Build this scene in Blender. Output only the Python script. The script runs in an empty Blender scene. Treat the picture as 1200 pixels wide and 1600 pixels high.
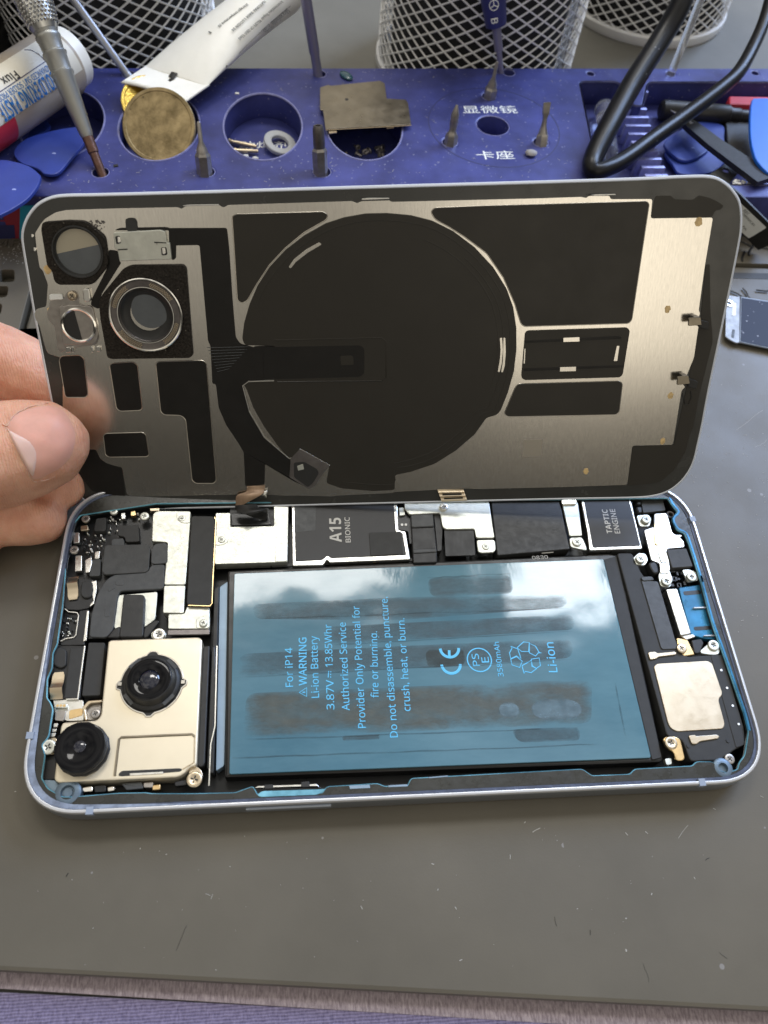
# Opened phone on a repair mat: everything is built in millimetres and scaled to metres.
import bpy, bmesh, math, random
from mathutils import Vector, Matrix
from mathutils.bvhtree import BVHTree
random.seed(7)
S = 0.001
sc = bpy.context.scene
COL = sc.collection

# ------------------------------------------------------------------ camera
CAM = Vector((-18.31411812, -64.22508735, 159.71349299))
RC = Matrix(((0.995620499, -0.0579788555, 0.0733367185),
             (-0.0115695869, -0.8548434990, -0.5187569150),
             (0.0927683492, 0.5156365430, -0.8517705025)))      # rows: right, down, forward
F_PX = 1200.387
RG = Matrix(((0.99686565, -0.05477693, -0.05708207),
             (-0.01981983, 0.52559869, -0.85050173),
             (0.07659014, 0.84896731, 0.52286561)))              # the lifted cover: u, v, normal
TG = Vector((-2.33665324, 48.44644976, 36.40946821))

def ray(x, y):
    return RC.transposed() @ Vector(((x-600)/F_PX, (y-800)/F_PX, 1.0))
class Plane:
    """a real plane in the scene with its own 2D coordinates"""
    def __init__(self, R, T): self.R, self.T = R, T
    def at(self, x, y, h=0.0):
        d = ray(x, y); n = self.R.col[2]
        t = ((self.T + n*h - CAM).dot(n))/d.dot(n)
        return self.R.transposed() @ (CAM + d*t - self.T)
    def w(self, x, y, h=0.0):
        return self.R @ self.at(x, y, h) + self.T
    def l2(self, pts, h):
        return [Vector(self.at(x, y, h)[:2]) for x, y in pts]
BENCH = Plane(Matrix.Identity(3), Vector((0, 0, 0)))
COVER = Plane(RG, TG)
def Z(x0, y0, s): return lambda *p: [(x0+p[i]/s, y0+p[i+1]/s) for i in range(0, len(p), 2)]

# ------------------------------------------------------------------ materials
def mat(name, col, rough=0.5, metal=0.0, var=0.0, vscale=0.3, bump=0.0, bscale=3.0, speck=0.0, sscale=1.2, scol=(.6,.6,.62),
        spec=0.5, stretch=None, rvar=0.0, sss=0.0, trans=0.0, coat=0.0, aniso=0.0, ior=1.45, sheen=0.0, col2=None):
    m = bpy.data.materials.new(name); m.use_nodes = True
    nt = m.node_tree; b = nt.nodes['Principled BSDF']; N = nt.nodes.new; L = nt.links.new
    b.inputs['Base Color'].default_value = (*col, 1); b.inputs['Roughness'].default_value = rough
    b.inputs['Metallic'].default_value = metal; b.inputs['Specular IOR Level'].default_value = spec
    b.inputs['IOR'].default_value = ior
    if sss:
        b.inputs['Subsurface Weight'].default_value = sss; b.inputs['Subsurface Radius'].default_value = (1, .35, .2)
        b.inputs['Subsurface Scale'].default_value = 0.0022
    if trans: b.inputs['Transmission Weight'].default_value = trans
    if coat: b.inputs['Coat Weight'].default_value = coat; b.inputs['Coat Roughness'].default_value = .12
    if sheen: b.inputs['Sheen Weight'].default_value = sheen; b.inputs['Sheen Roughness'].default_value = .4
    if aniso: b.inputs['Anisotropic'].default_value = aniso
    if var or bump or speck or rvar:
        tc = N('ShaderNodeTexCoord'); mp = N('ShaderNodeMapping')
        mp.inputs['Scale'].default_value = stretch or (1, 1, 1)
        L(tc.outputs['Object'], mp.inputs['Vector'])
        def noise(scale, det=5, rough=.6):
            n = N('ShaderNodeTexNoise'); n.inputs['Scale'].default_value = scale*1000
            n.inputs['Detail'].default_value = det; n.inputs['Roughness'].default_value = rough
            L(mp.outputs['Vector'], n.inputs['Vector']); return n
        src = None
        if var or rvar:
            n = noise(vscale)
            if var:
                r = N('ShaderNodeValToRGB'); e = r.color_ramp.elements
                e[0].position = .3; e[1].position = .72
                c2 = col2 or tuple(min(1, c*(1+var)) for c in col)
                e[0].color = (*[max(0, c*(1-var)) for c in col], 1); e[1].color = (*c2, 1)
                L(n.outputs['Fac'], r.inputs['Fac']); src = r.outputs['Color']
            if rvar:
                mr = N('ShaderNodeMapRange'); mr.inputs['From Min'].default_value = .3; mr.inputs['From Max'].default_value = .7
                mr.inputs['To Min'].default_value = max(.02, rough-rvar); mr.inputs['To Max'].default_value = min(1, rough+rvar)
                n2 = noise(vscale*2.3); L(n2.outputs['Fac'], mr.inputs['Value']); L(mr.outputs['Result'], b.inputs['Roughness'])
        if speck:
            v = N('ShaderNodeTexVoronoi'); v.inputs['Scale'].default_value = sscale*1000
            L(tc.outputs['Object'], v.inputs['Vector'])
            wn = N('ShaderNodeTexWhiteNoise'); L(v.outputs['Position'], wn.inputs['Vector'])
            a = N('ShaderNodeMath'); a.operation = 'LESS_THAN'; a.inputs[1].default_value = speck
            L(wn.outputs['Value'], a.inputs[0])
            c = N('ShaderNodeMath'); c.operation = 'LESS_THAN'; L(v.outputs['Distance'], c.inputs[0])
            sz = N('ShaderNodeMath'); sz.operation = 'MULTIPLY'; sz.inputs[1].default_value = .30/max(speck, 1e-3)
            L(wn.outputs['Value'], sz.inputs[0]); L(sz.outputs[0], c.inputs[1])
            d = N('ShaderNodeMath'); d.operation = 'MULTIPLY'; L(a.outputs[0], d.inputs[0]); L(c.outputs[0], d.inputs[1])
            mx = N('ShaderNodeMix'); mx.data_type = 'RGBA'; L(d.outputs[0], mx.inputs['Factor'])
            if src: L(src, mx.inputs['A'])
            else: mx.inputs['A'].default_value = (*col, 1)
            mx.inputs['B'].default_value = (*scol, 1); src = mx.outputs['Result']
        if src: L(src, b.inputs['Base Color'])
        if bump:
            n = noise(bscale, 4); bp = N('ShaderNodeBump'); bp.inputs['Strength'].default_value = bump
            bp.inputs['Distance'].default_value = 0.0004
            L(n.outputs['Fac'], bp.inputs['Height']); L(bp.outputs['Normal'], b.inputs['Normal'])
    return m
M = {}
M['glassborder'] = mat('cover_border', (.045,.045,.042), .22, var=.1, vscale=.08, rvar=.08, spec=.5)
M['rim'] = mat('frosted_edge', (.72,.76,.84), .35, .3)
M['plate'] = mat('brushed_steel', (.67,.64,.585), .21, 1, var=.06, vscale=.5, bump=.008, bscale=1.2, stretch=(6,.7,1), rvar=.025)
M['edge'] = mat('cut_edge', (.40,.37,.32), .35, .9)
M['film'] = mat('graphite_film', (.026,.023,.018), .40, var=.08, vscale=.06, bump=.02, bscale=.25, rvar=.04, spec=.4)
M['film2'] = mat('graphite_film_dark', (.010,.009,.008), .42, var=.2, vscale=.2, rvar=.06, spec=.35)
M['foam'] = mat('black_foam', (.03,.026,.022), .95, var=.5, vscale=2.2, bump=1.0, bscale=2.6, spec=.15, speck=.05, sscale=2.2, scol=(.2,.18,.15))
M['steel'] = mat('bright_steel', (.70,.69,.65), .33, 1, var=.05, vscale=.5, bump=.04, bscale=3, rvar=.08)
M['nickel'] = mat('satin_nickel', (.62,.63,.57), .44, .85, var=.10, vscale=.45, bump=.06, bscale=2.4, rvar=.07, speck=.02, sscale=1.8, scol=(.35,.34,.3))
M['chrome'] = mat('polished_steel', (.78,.76,.72), .12, 1)
M['copper'] = mat('copper_ribbon', (.36,.25,.17), .5, .4, var=.2, vscale=.5)
M['gold'] = mat('gold_contact', (.80,.58,.30), .28, 1, var=.1, vscale=.8)
M['palegold'] = mat('champagne_steel', (.58,.49,.36), .34, 1, var=.03, vscale=.2, rvar=.05, bump=.03, bscale=2)
M['camplate'] = mat('camera_shield', (.74,.665,.515), .38, .6, var=.03, vscale=.15, rvar=.05)
M['black'] = mat('black_plastic', (.018,.018,.018), .45, var=.2, vscale=.3, bump=.04, bscale=4, rvar=.06)
M['softblack'] = mat('soft_black', (.030,.030,.029), .62, var=.15, vscale=.4, bump=.05, bscale=5)
M['gray'] = mat('flex_grey', (.055,.058,.060), .50, var=.15, vscale=.4, bump=.06, bscale=3, rvar=.08)
M['tape'] = mat('dull_tape', (.050,.051,.050), .6, var=.2, vscale=.5, bump=.12, bscale=1.4)
M['chiplabel'] = mat('chip_label', (.032,.032,.033), .5, var=.08, vscale=.3, bump=.03, bscale=6)
M['seg'] = mat('antenna_plastic', (.28,.33,.42), .5)
M['print'] = mat('silver_print', (.50,.49,.46), .5)
M['pcb'] = mat('black_board', (.012,.013,.014), .35, var=.4, vscale=.9)
M['frame'] = mat('phone_band', (.60,.61,.63), .30, .5)
M['lipside'] = mat('lavender_paint', (.21,.25,.33), .5, .1, var=.45, vscale=.4, bump=.2, bscale=1.0)
M['bandside'] = mat('band_side', (.36,.40,.46), .32, .85)
M['lip'] = mat('lip_blue', (.07,.085,.13), .55, .2, var=.35, vscale=.35, bump=.3, bscale=1.2)
M['ledge'] = mat('adhesive_ledge', (.030,.030,.025), .30, var=.3, vscale=.12, bump=.1, bscale=.9, rvar=.1)
M['cyan'] = mat('blue_gasket', (.03,.22,.33), .4, .1, var=.5, vscale=.12, bump=.2, bscale=1.5, col2=(.25,.60,.74))
M['cyanplate'] = mat('blue_midframe', (.025,.16,.29), .3, .35, var=.5, vscale=.12, rvar=.1)
M['floor'] = mat('midframe_floor', (.010,.011,.012), .4, .3)
M['paleblue'] = mat('pale_blue_liner', (.24,.33,.42), .4, .2, var=.1, vscale=.2)
M['bluegrey'] = mat('blue_grey_metal', (.13,.18,.23), .42, .4, var=.2, vscale=.4)
M['tin'] = mat('dull_tin', (.36,.38,.41), .55, .25, var=.25, vscale=.5, bump=.1, bscale=1.5)
M['glass'] = mat('lens_glass', (.004,.004,.005), .06, spec=.25)
M['lensblue'] = mat('lens_coating', (.008,.010,.02), .06, 0, coat=.6)
M['window'] = mat('lens_window', (.11,.12,.13), .2, .1, var=.12, vscale=.2)
M['windowcream'] = mat('lens_window_cream', (.42,.38,.29), .4)
M['glue'] = mat('amber_glue', (.66,.47,.22), .3, var=.3, vscale=1.2)
M['batblack'] = mat('battery_wrap', (.014,.014,.014), .34, var=.2, vscale=.1, bump=.06, bscale=.4, rvar=.08)
M['bluetext'] = mat('cyan_ink', (.10,.52,.86), .45)
M['dust'] = mat('dust_grey', (.42,.41,.38), .8)
M['white'] = mat('white_speck', (.78,.78,.76), .5)
M['mat'] = mat('grey_silicone', (.112,.100,.077), .47, var=.17, vscale=.02, bump=.05, bscale=2.6, speck=.012, sscale=.5, scol=(.22,.21,.2), rvar=.05, spec=.5)
M['matdark'] = mat('grey_silicone_groove', (.03,.03,.03), .6)
M['block'] = mat('anodised_blue', (.047,.056,.215), .44, .1, var=.36, vscale=.07, bump=.06, bscale=2.5, speck=.22, sscale=1.0, scol=(.22,.23,.36), rvar=.08)
M['blockedge'] = mat('pale_blue_edge', (.25,.26,.50), .4, .3, var=.25, vscale=.5)  # paler block blue for the chamfer lines and comb ribs
M['blockin'] = mat('anodised_blue_deep', (.02,.045,.36), .35, .2, var=.2, vscale=.1)
M['desk'] = mat('grey_desk', (.155,.15,.13), .5, var=.10, vscale=.05, bump=.04, bscale=1.2, speck=.04, sscale=.25, scol=(.15,.15,.14))
M['bit'] = mat('tool_steel', (.36,.335,.31), .36, .8, var=.2, vscale=.5)
M['bitdark'] = mat('dark_tool_steel', (.17,.155,.15), .38, .8, var=.2, vscale=.5)
M['pickblue'] = mat('pick_blue', (.028,.055,.30), .42, var=.12, vscale=.15, speck=.04, sscale=.45, scol=(.3,.36,.7), bump=.04, bscale=1.5)
M['pickbright'] = mat('pick_bright_blue', (.012,.13,.60), .35, var=.08, vscale=.2)
M['brass'] = mat('worn_brass', (.30,.22,.10), .5, .6, var=.45, vscale=.28, bump=.25, bscale=1.1, rvar=.12, speck=.06, sscale=.9, scol=(.08,.06,.03), col2=(.46,.35,.18))
M['goldcoin'] = mat('bright_gold_coin', (.62,.45,.11), .3, 1, bump=.4, bscale=1.0)
M['tubewhite'] = mat('white_tube', (.92,.91,.85), .38, var=.05, vscale=.12, bump=.05, bscale=.5)
M['syringe'] = mat('paste_label', (.74,.71,.62), .42, var=.05, vscale=.1)
M['syrbody'] = mat('paste_body', (.40,.34,.27), .35)
M['red'] = mat('red_plastic', (.52,.03,.05), .4)
M['ink'] = mat('black_ink', (.02,.02,.02), .5)
M['inkblue'] = mat('blue_ink', (.02,.16,.46), .5)
M['satin'] = mat('satin_aluminium', (.34,.34,.32), .46, .9, rvar=.05, vscale=.4)
M['knurl'] = mat('knurled_aluminium', (.55,.55,.53), .3, 1)
M['brownsteel'] = mat('brown_steel', (.15,.085,.065), .4, .8, var=.25, vscale=.6)
M['rod'] = mat('grey_rod', (.36,.36,.38), .38, .8)
M['violetrod'] = mat('violet_rod', (.30,.29,.40), .4, .7)
M['driverblue'] = mat('driver_blue', (.05,.055,.20), .45, .4)
M['clear'] = mat('clear_plastic', (.9,.93,.98), .12, trans=.92, ior=1.3)
M['mesh'] = mat('cup_mesh', (.86,.86,.85), .4, .1)
M['dark'] = mat('dark_inside', (.022,.022,.023), .7)
M['cable'] = mat('black_cable', (.007,.007,.008), .34, spec=.35, var=.2, vscale=.2, bump=.06, bscale=1.2, speck=.03, sscale=.8, scol=(.18,.18,.18))
M['shield'] = mat('dark_shield', (.26,.23,.18), .33, 1, var=.2, vscale=.12, bump=.02, bscale=.5, rvar=.08)
M['cloth'] = None
M['paper'] = mat('white_label', (.80,.82,.80), .6)
M['screenblue'] = mat('panel_navy', (.022,.027,.05), .55, spec=.25, speck=.2, sscale=1.1, scol=(.4,.42,.5))
M['teal'] = mat('teal_print', (.02,.30,.46), .5)
M['maroon'] = mat('maroon_print', (.26,.03,.05), .5)
M['navy'] = mat('navy_print', (.03,.035,.12), .5)
def skin_mat():
    m = mat('skin', (.74,.355,.24), .47, var=.14, vscale=.18, sss=.45, spec=.4, col2=(.82,.48,.34))
    nt = m.node_tree; N = nt.nodes.new; L = nt.links.new; b = nt.nodes['Principled BSDF']
    tc = N('ShaderNodeTexCoord'); mp = N('ShaderNodeMapping'); mp.inputs['Rotation'].default_value = (.5, .2, -.9)
    mp.inputs['Scale'].default_value = (1.6, .5, .5)
    L(tc.outputs['Object'], mp.inputs['Vector'])
    w = N('ShaderNodeTexWave'); w.inputs['Scale'].default_value = 520; w.inputs['Distortion'].default_value = 9
    w.inputs['Detail'].default_value = 3; w.inputs['Detail Scale'].default_value = 1.2
    L(mp.outputs['Vector'], w.inputs['Vector'])
    n = N('ShaderNodeTexNoise'); n.inputs['Scale'].default_value = 1300; n.inputs['Detail'].default_value = 6
    L(tc.outputs['Object'], n.inputs['Vector'])
    a = N('ShaderNodeMath'); a.operation = 'MULTIPLY_ADD'; a.inputs[1].default_value = .3
    L(w.outputs['Fac'], a.inputs[0]); L(n.outputs['Fac'], a.inputs[2])
    bp = N('ShaderNodeBump'); bp.inputs['Strength'].default_value = .5; bp.inputs['Distance'].default_value = .0003
    L(a.outputs[0], bp.inputs['Height']); L(bp.outputs['Normal'], b.inputs['Normal'])
    return m
M['skin'] = skin_mat()
M['nail'] = mat('nail', (.74,.39,.31), .44, sss=.25, var=.08, vscale=.2, spec=.35)
M['dryskin'] = mat('dry_skin', (.72,.46,.35), .6, sss=.2, var=.2, vscale=1.5)
M['lunula'] = mat('nail_moon', (.79,.53,.46), .32, sss=.2)
def battery_film():
    m = mat('battery_film', (.10,.21,.29), .22, spec=.6)
    nt = m.node_tree; N = nt.nodes.new; L = nt.links.new; b = nt.nodes['Principled BSDF']
    tc = N('ShaderNodeTexCoord')
    def noise(scale, st, det=6):
        mp = N('ShaderNodeMapping'); mp.inputs['Scale'].default_value = st; L(tc.outputs['Object'], mp.inputs['Vector'])
        n = N('ShaderNodeTexNoise'); n.inputs['Scale'].default_value = scale*1000; n.inputs['Detail'].default_value = det
        n.inputs['Roughness'].default_value = .65; L(mp.outputs['Vector'], n.inputs['Vector']); return n
    a = noise(.05, (.5, 1.6, 1)); r = N('ShaderNodeValToRGB'); e = r.color_ramp.elements
    e[0].position = .3; e[0].color = (.056,.15,.205,1); e[1].position = .75; e[1].color = (.115,.24,.30,1)
    L(a.outputs['Fac'], r.inputs['Fac']); L(r.outputs['Color'], b.inputs['Base Color'])
    c = noise(.12, (.5, 1.5, 1)); mr = N('ShaderNodeMapRange'); mr.inputs['To Min'].default_value = .05; mr.inputs['To Max'].default_value = .14
    L(c.outputs['Fac'], mr.inputs['Value']); L(mr.outputs['Result'], b.inputs['Roughness'])
    d = noise(.035, (1, 1, 1), 2); f = noise(.9, (1, .4, 1), 3)
    s = N('ShaderNodeMath'); s.operation = 'MULTIPLY_ADD'; s.inputs[1].default_value = .02; L(f.outputs['Fac'], s.inputs[0]); L(d.outputs['Fac'], s.inputs[2])
    bp = N('ShaderNodeBump'); bp.inputs['Strength'].default_value = .4; bp.inputs['Distance'].default_value = .0012
    L(s.outputs[0], bp.inputs['Height']); L(bp.outputs['Normal'], b.inputs['Normal'])
    return m
M['batfilm'] = battery_film()
def residue(name, col, alpha):
    m = mat(name, col, .42, var=.25, vscale=.4, bump=.15, bscale=1.2)
    nt = m.node_tree; N = nt.nodes.new; L = nt.links.new; b = nt.nodes['Principled BSDF']
    tc = N('ShaderNodeTexCoord'); mp = N('ShaderNodeMapping'); mp.inputs['Scale'].default_value = (.5, 1.3, 1)
    L(tc.outputs['Object'], mp.inputs['Vector'])
    n = N('ShaderNodeTexNoise'); n.inputs['Scale'].default_value = 170; n.inputs['Detail'].default_value = 7; n.inputs['Roughness'].default_value = .7
    L(mp.outputs['Vector'], n.inputs['Vector'])
    mr = N('ShaderNodeMapRange'); mr.inputs['From Min'].default_value = .36; mr.inputs['From Max'].default_value = .58
    mr.inputs['To Min'].default_value = alpha*.35; mr.inputs['To Max'].default_value = alpha
    L(n.outputs['Fac'], mr.inputs['Value'])
    sp = N('ShaderNodeSeparateXYZ'); L(tc.outputs['Generated'], sp.inputs[0]); prev = mr.outputs['Result']
    for ax, k in (('X', 22), ('Y', 5)):
        iv = N('ShaderNodeMath'); iv.operation = 'SUBTRACT'; iv.inputs[0].default_value = 1; L(sp.outputs[ax], iv.inputs[1])
        mn = N('ShaderNodeMath'); mn.operation = 'MINIMUM'; L(iv.outputs[0], mn.inputs[0]); L(sp.outputs[ax], mn.inputs[1])
        ad = N('ShaderNodeMath'); ad.operation = 'MULTIPLY_ADD'; ad.use_clamp = True; ad.inputs[1].default_value = k; L(mn.outputs[0], ad.inputs[0])
        nz = N('ShaderNodeMath'); nz.operation = 'MULTIPLY_ADD'; nz.inputs[1].default_value = 1.6; nz.inputs[2].default_value = -.8; L(n.outputs['Fac'], nz.inputs[0]); L(nz.outputs[0], ad.inputs[2])
        mu = N('ShaderNodeMath'); mu.operation = 'MULTIPLY'; L(prev, mu.inputs[0]); L(ad.outputs[0], mu.inputs[1]); prev = mu.outputs[0]
    L(prev, b.inputs['Alpha'])
    return m
M['res1'] = residue('residue_grey', (.065,.105,.125), .34)
M['res2'] = residue('residue_brown', (.115,.12,.10), .42)
M['res3'] = residue('residue_light', (.15,.24,.29), .7)
def cloth_mat(name, c1, c2, sx, sy):
    m = mat(name, c1, .85, spec=.2, sheen=.3)
    nt = m.node_tree; N = nt.nodes.new; L = nt.links.new; b = nt.nodes['Principled BSDF']
    tc = N('ShaderNodeTexCoord'); mp = N('ShaderNodeMapping'); mp.inputs['Scale'].default_value = (sx*1000, sy*1000, 1)
    mp.inputs['Rotation'].default_value = (0, 0, .1)
    L(tc.outputs['Object'], mp.inputs['Vector'])
    n = N('ShaderNodeTexNoise'); n.inputs['Scale'].default_value = 1; n.inputs['Detail'].default_value = 5; n.inputs['Roughness'].default_value = .7
    L(mp.outputs['Vector'], n.inputs['Vector'])
    w = N('ShaderNodeTexWave'); w.inputs['Scale'].default_value = 620; w.bands_direction = 'Y'; w.inputs['Distortion'].default_value = 2; w.inputs['Detail'].default_value = 3
    L(tc.outputs['Object'], w.inputs['Vector'])
    a = N('ShaderNodeMath'); a.operation = 'MULTIPLY_ADD'; a.inputs[1].default_value = .25 if name == 'violet_weave' else .0; L(w.outputs['Fac'], a.inputs[0]); L(n.outputs['Fac'], a.inputs[2])
    r = N('ShaderNodeValToRGB'); e = r.color_ramp.elements; e[0].position = .38; e[1].position = .85
    e[0].color = (*c1, 1); e[1].color = (*c2, 1); L(a.outputs[0], r.inputs['Fac']); L(r.outputs['Color'], b.inputs['Base Color'])
    bp = N('ShaderNodeBump'); bp.inputs['Strength'].default_value = .6; bp.inputs['Distance'].default_value = .0005
    L(a.outputs[0], bp.inputs['Height']); L(bp.outputs['Normal'], b.inputs['Normal'])
    return m
M['cloth'] = cloth_mat('violet_weave', (.095,.08,.145), (.27,.235,.36), 2.0, .9)
M['hem'] = cloth_mat('pale_hem', (.22,.18,.205), (.62,.54,.58), 2.6, .6)

# ------------------------------------------------------------------ object helpers
def tag(o, label=None, cat=None, group=None, kind=None):
    if label: o['label'] = label
    if cat: o['category'] = cat
    if group: o['group'] = group
    if kind: o['kind'] = kind
    return o
def empty(name, loc, label, cat, group=None, rot=None):
    o = bpy.data.objects.new(name, None); COL.objects.link(o)
    o.empty_display_size = .01; o.location = Vector(loc)*S
    if rot is not None: o.rotation_euler = rot.to_euler()
    return tag(o, label, cat, group)
def link(name, bm, m, parent=None, smooth=True, scale=True, angle=35):
    me = bpy.data.meshes.new(name)
    if scale: bmesh.ops.scale(bm, vec=(S, S, S), verts=bm.verts)
    bmesh.ops.recalc_face_normals(bm, faces=bm.faces)
    bm.to_mesh(me); bm.free()
    ms = m if isinstance(m, (list, tuple)) else [m]
    for x in ms: me.materials.append(M[x] if isinstance(x, str) else x)
    if smooth:
        me.shade_smooth(); me.set_sharp_from_angle(angle=math.radians(angle))
        for p in me.polygons:
            if len(p.vertices) > 4: p.use_smooth = False
    o = bpy.data.objects.new(name, me); COL.objects.link(o)
    if parent is not None: o.parent = parent
    return o
def rc(pts, r, seg=5):
    """round the corners of a 2D polygon"""
    pts = [Vector(p) for p in pts]; out = []; n = len(pts)
    for i in range(n):
        p, a, b = pts[i], pts[i-1], pts[(i+1) % n]
        rr = r[i] if isinstance(r, (list, tuple)) else r
        va, vb = a-p, b-p; la, lb = va.length, vb.length
        if la < 1e-6 or lb < 1e-6: continue
        d = min(rr, la*.48, lb*.48)
        ang = va.angle(vb)
        if d < .02 or ang > 2.95: out.append(p); continue
        p0, p1 = p+va/la*d, p+vb/lb*d
        for k in range(seg+1):
            t = k/seg; out.append((1-t)**2*p0 + 2*t*(1-t)*p + t*t*p1)
    return out
def smooth_loop(pts, sub=4, closed=True):
    pts = [Vector(p) for p in pts]; n = len(pts); out = []
    rng = range(n) if closed else range(n-1)
    for i in rng:
        g = (lambda k: pts[k % n]) if closed else (lambda k: pts[max(0, min(n-1, k))])
        p0, p1, p2, p3 = g(i-1), g(i), g(i+1), g(i+2)
        for k in range(sub):
            t = k/sub
            out.append(.5*((2*p1)+(p2-p0)*t+(2*p0-5*p1+4*p2-p3)*t*t+(3*p1-p0-3*p2+p3)*t**3))
    if not closed: out.append(pts[-1])
    return out
def add_prism(bm, pts, top, th, bev=0.0, mi=0):
    q = [pts[0]]
    for p in pts[1:]:
        if (p-q[-1]).length > .012: q.append(p)
    if (q[0]-q[-1]).length < .012: q.pop()
    A = sum(q[i-1].x*q[i].y-q[i].x*q[i-1].y for i in range(len(q)))
    if A < 0: q.reverse()
    n = len(q)
    def ring(ps, z): return [bm.verts.new((p[0], p[1], z)) for p in ps]
    if bev > 0:
        ins = []
        for i in range(n):
            a, p, b = q[i-1], q[i], q[(i+1) % n]
            d1, d2 = (p-a).normalized(), (b-p).normalized()
            n1, n2 = Vector((-d1.y, d1.x)), Vector((-d2.y, d2.x)); m = (n1+n2)
            if m.length < .1: m = n1
            m.normalize(); k = max(.5, m.dot(n1)); ins.append(p+m*(bev/k))
        rs = [ring(ins, top), ring([(a*.3+b*.7) for a, b in zip(ins, q)], top-bev*.3), ring(q, top-bev), ring(q, top-th)]
    else: rs = [ring(q, top), ring(q, top-th)]
    f = bm.faces.new(rs[0]); f.material_index = mi
    for a, b in zip(rs, rs[1:]):
        for i in range(n):
            f = bm.faces.new((a[i], b[i], b[(i+1) % n], a[(i+1) % n])); f.material_index = mi
    f = bm.faces.new(list(reversed(rs[-1]))); f.material_index = mi
def slab(P, name, px, h, th, m, parent, r=.3, bev=.06, off=(0, 0)):
    """a solid with the outline px lying in plane P at height h"""
    pts = rc(P.l2(px, h), r); bm = bmesh.new()
    pts = [p-Vector(off) for p in pts]
    add_prism(bm, pts, h, th, min(bev, th*.5)); return link(name, bm, m, parent)
def fill(loops, top, th, name, m, parent=None, bevel=0.0, res=0):
    """outline with holes (first loop is the outside), from z=top-th to z=top"""
    cu = bpy.data.curves.new(name, 'CURVE'); cu.dimensions = '2D'; cu.fill_mode = 'BOTH'
    cu.extrude = (th/2-bevel)*S; cu.bevel_depth = bevel*S; cu.bevel_resolution = 1; cu.offset = -bevel*S
    for lp in loops:
        sp = cu.splines.new('POLY'); sp.points.add(len(lp)-1); sp.use_cyclic_u = True
        for p, q in zip(sp.points, lp): p.co = (q[0]*S, q[1]*S, 0, 1)
    t = bpy.data.objects.new('tmp', cu); COL.objects.link(t)
    dg = bpy.context.evaluated_depsgraph_get(); dg.update()
    me = bpy.data.meshes.new_from_object(t.evaluated_get(dg)); bpy.data.objects.remove(t); bpy.data.curves.remove(cu)
    for v in me.vertices: v.co.z += (top-th/2)*S
    me.materials.clear(); me.materials.append(M[m] if isinstance(m, str) else m)
    me.name = name; me.shade_smooth(); me.set_sharp_from_angle(angle=math.radians(30))
    o = bpy.data.objects.new(name, me); COL.objects.link(o)
    if parent is not None: o.parent = parent
    return o
def circ(c, r, n=40, ry=None, a0=0.0):
    ry = ry or r
    return [Vector((c[0]+r*math.cos(a0+2*math.pi*k/n), c[1]+ry*math.sin(a0+2*math.pi*k/n))) for k in range(n)]
def add_tube(bm, pts, rad, n=8, closed=False, cap=True, flat=1.0, mi=0):
    pts = [Vector(p) for p in pts]; N = len(pts); rings = []; up = None
    for i, p in enumerate(pts):
        a = pts[i-1] if (i or closed) else p; b = pts[(i+1) % N] if (i < N-1 or closed) else p
        t = (b-a).normalized()
        if up is None: up = Vector((0, 0, 1)) if abs(t.z) < .9 else Vector((0, 1, 0))
        s = t.cross(up).normalized(); u = s.cross(t).normalized(); up = u
        r = rad[i] if isinstance(rad, (list, tuple)) else rad
        rings.append([bm.verts.new(p + s*(r*math.cos(2*math.pi*k/n)) + u*(r*flat*math.sin(2*math.pi*k/n))) for k in range(n)])
    seq = list(zip(rings, rings[1:])) + ([(rings[-1], rings[0])] if closed else [])
    for a, b in seq:
        for k in range(n):
            f = bm.faces.new((a[k], a[(k+1) % n], b[(k+1) % n], b[k])); f.material_index = mi
    if cap and not closed:
        bm.faces.new(list(reversed(rings[0]))).material_index = mi; bm.faces.new(rings[-1]).material_index = mi
def tube(name, pts, rad, m, parent=None, n=10, closed=False, flat=1.0):
    bm = bmesh.new(); add_tube(bm, pts, rad, n, closed, True, flat); return link(name, bm, m, parent, angle=50)
def add_lathe(bm, prof, R=None, o=(0, 0, 0), n=40, mi=0):
    """prof: (radius, height) from bottom outside to top inside; mats may be per segment"""
    R = R or Matrix.Identity(3); o = Vector(o); rings = []
    for r, z in prof:
        if r < 1e-5: rings.append([bm.verts.new(o+R@Vector((0, 0, z)))])
        else: rings.append([bm.verts.new(o+R@Vector((r*math.cos(2*math.pi*k/n), r*math.sin(2*math.pi*k/n), z))) for k in range(n)])
    for j, (a, b) in enumerate(zip(rings, rings[1:])):
        m = mi[j] if isinstance(mi, (list, tuple)) else mi
        for k in range(n):
            k2 = (k+1) % n
            if len(a) == 1 and len(b) == 1: continue
            if len(a) == 1: f = bm.faces.new((a[0], b[k], b[k2]))
            elif len(b) == 1: f = bm.faces.new((a[k], a[k2], b[0]))
            else: f = bm.faces.new((a[k], a[k2], b[k2], b[k]))
            f.material_index = m
def lathe(name, prof, m, parent=None, R=None, o=(0, 0, 0), n=40, mi=0, angle=35):
    bm = bmesh.new(); add_lathe(bm, prof, R, o, n, mi); return link(name, bm, m, parent, angle=angle)
def add_box(bm, c, s, R=None, mi=0):
    R = R or Matrix.Identity(3); c = Vector(c)
    vs = [bm.verts.new(c+R@Vector((s[0]*x/2, s[1]*y/2, s[2]*z/2))) for x in (-1, 1) for y in (-1, 1) for z in (-1, 1)]
    for q in ((0,1,3,2), (4,6,7,5), (0,4,5,1), (2,3,7,6), (0,2,6,4), (1,5,7,3)):
        bm.faces.new([vs[k] for k in q]).material_index = mi
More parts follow.
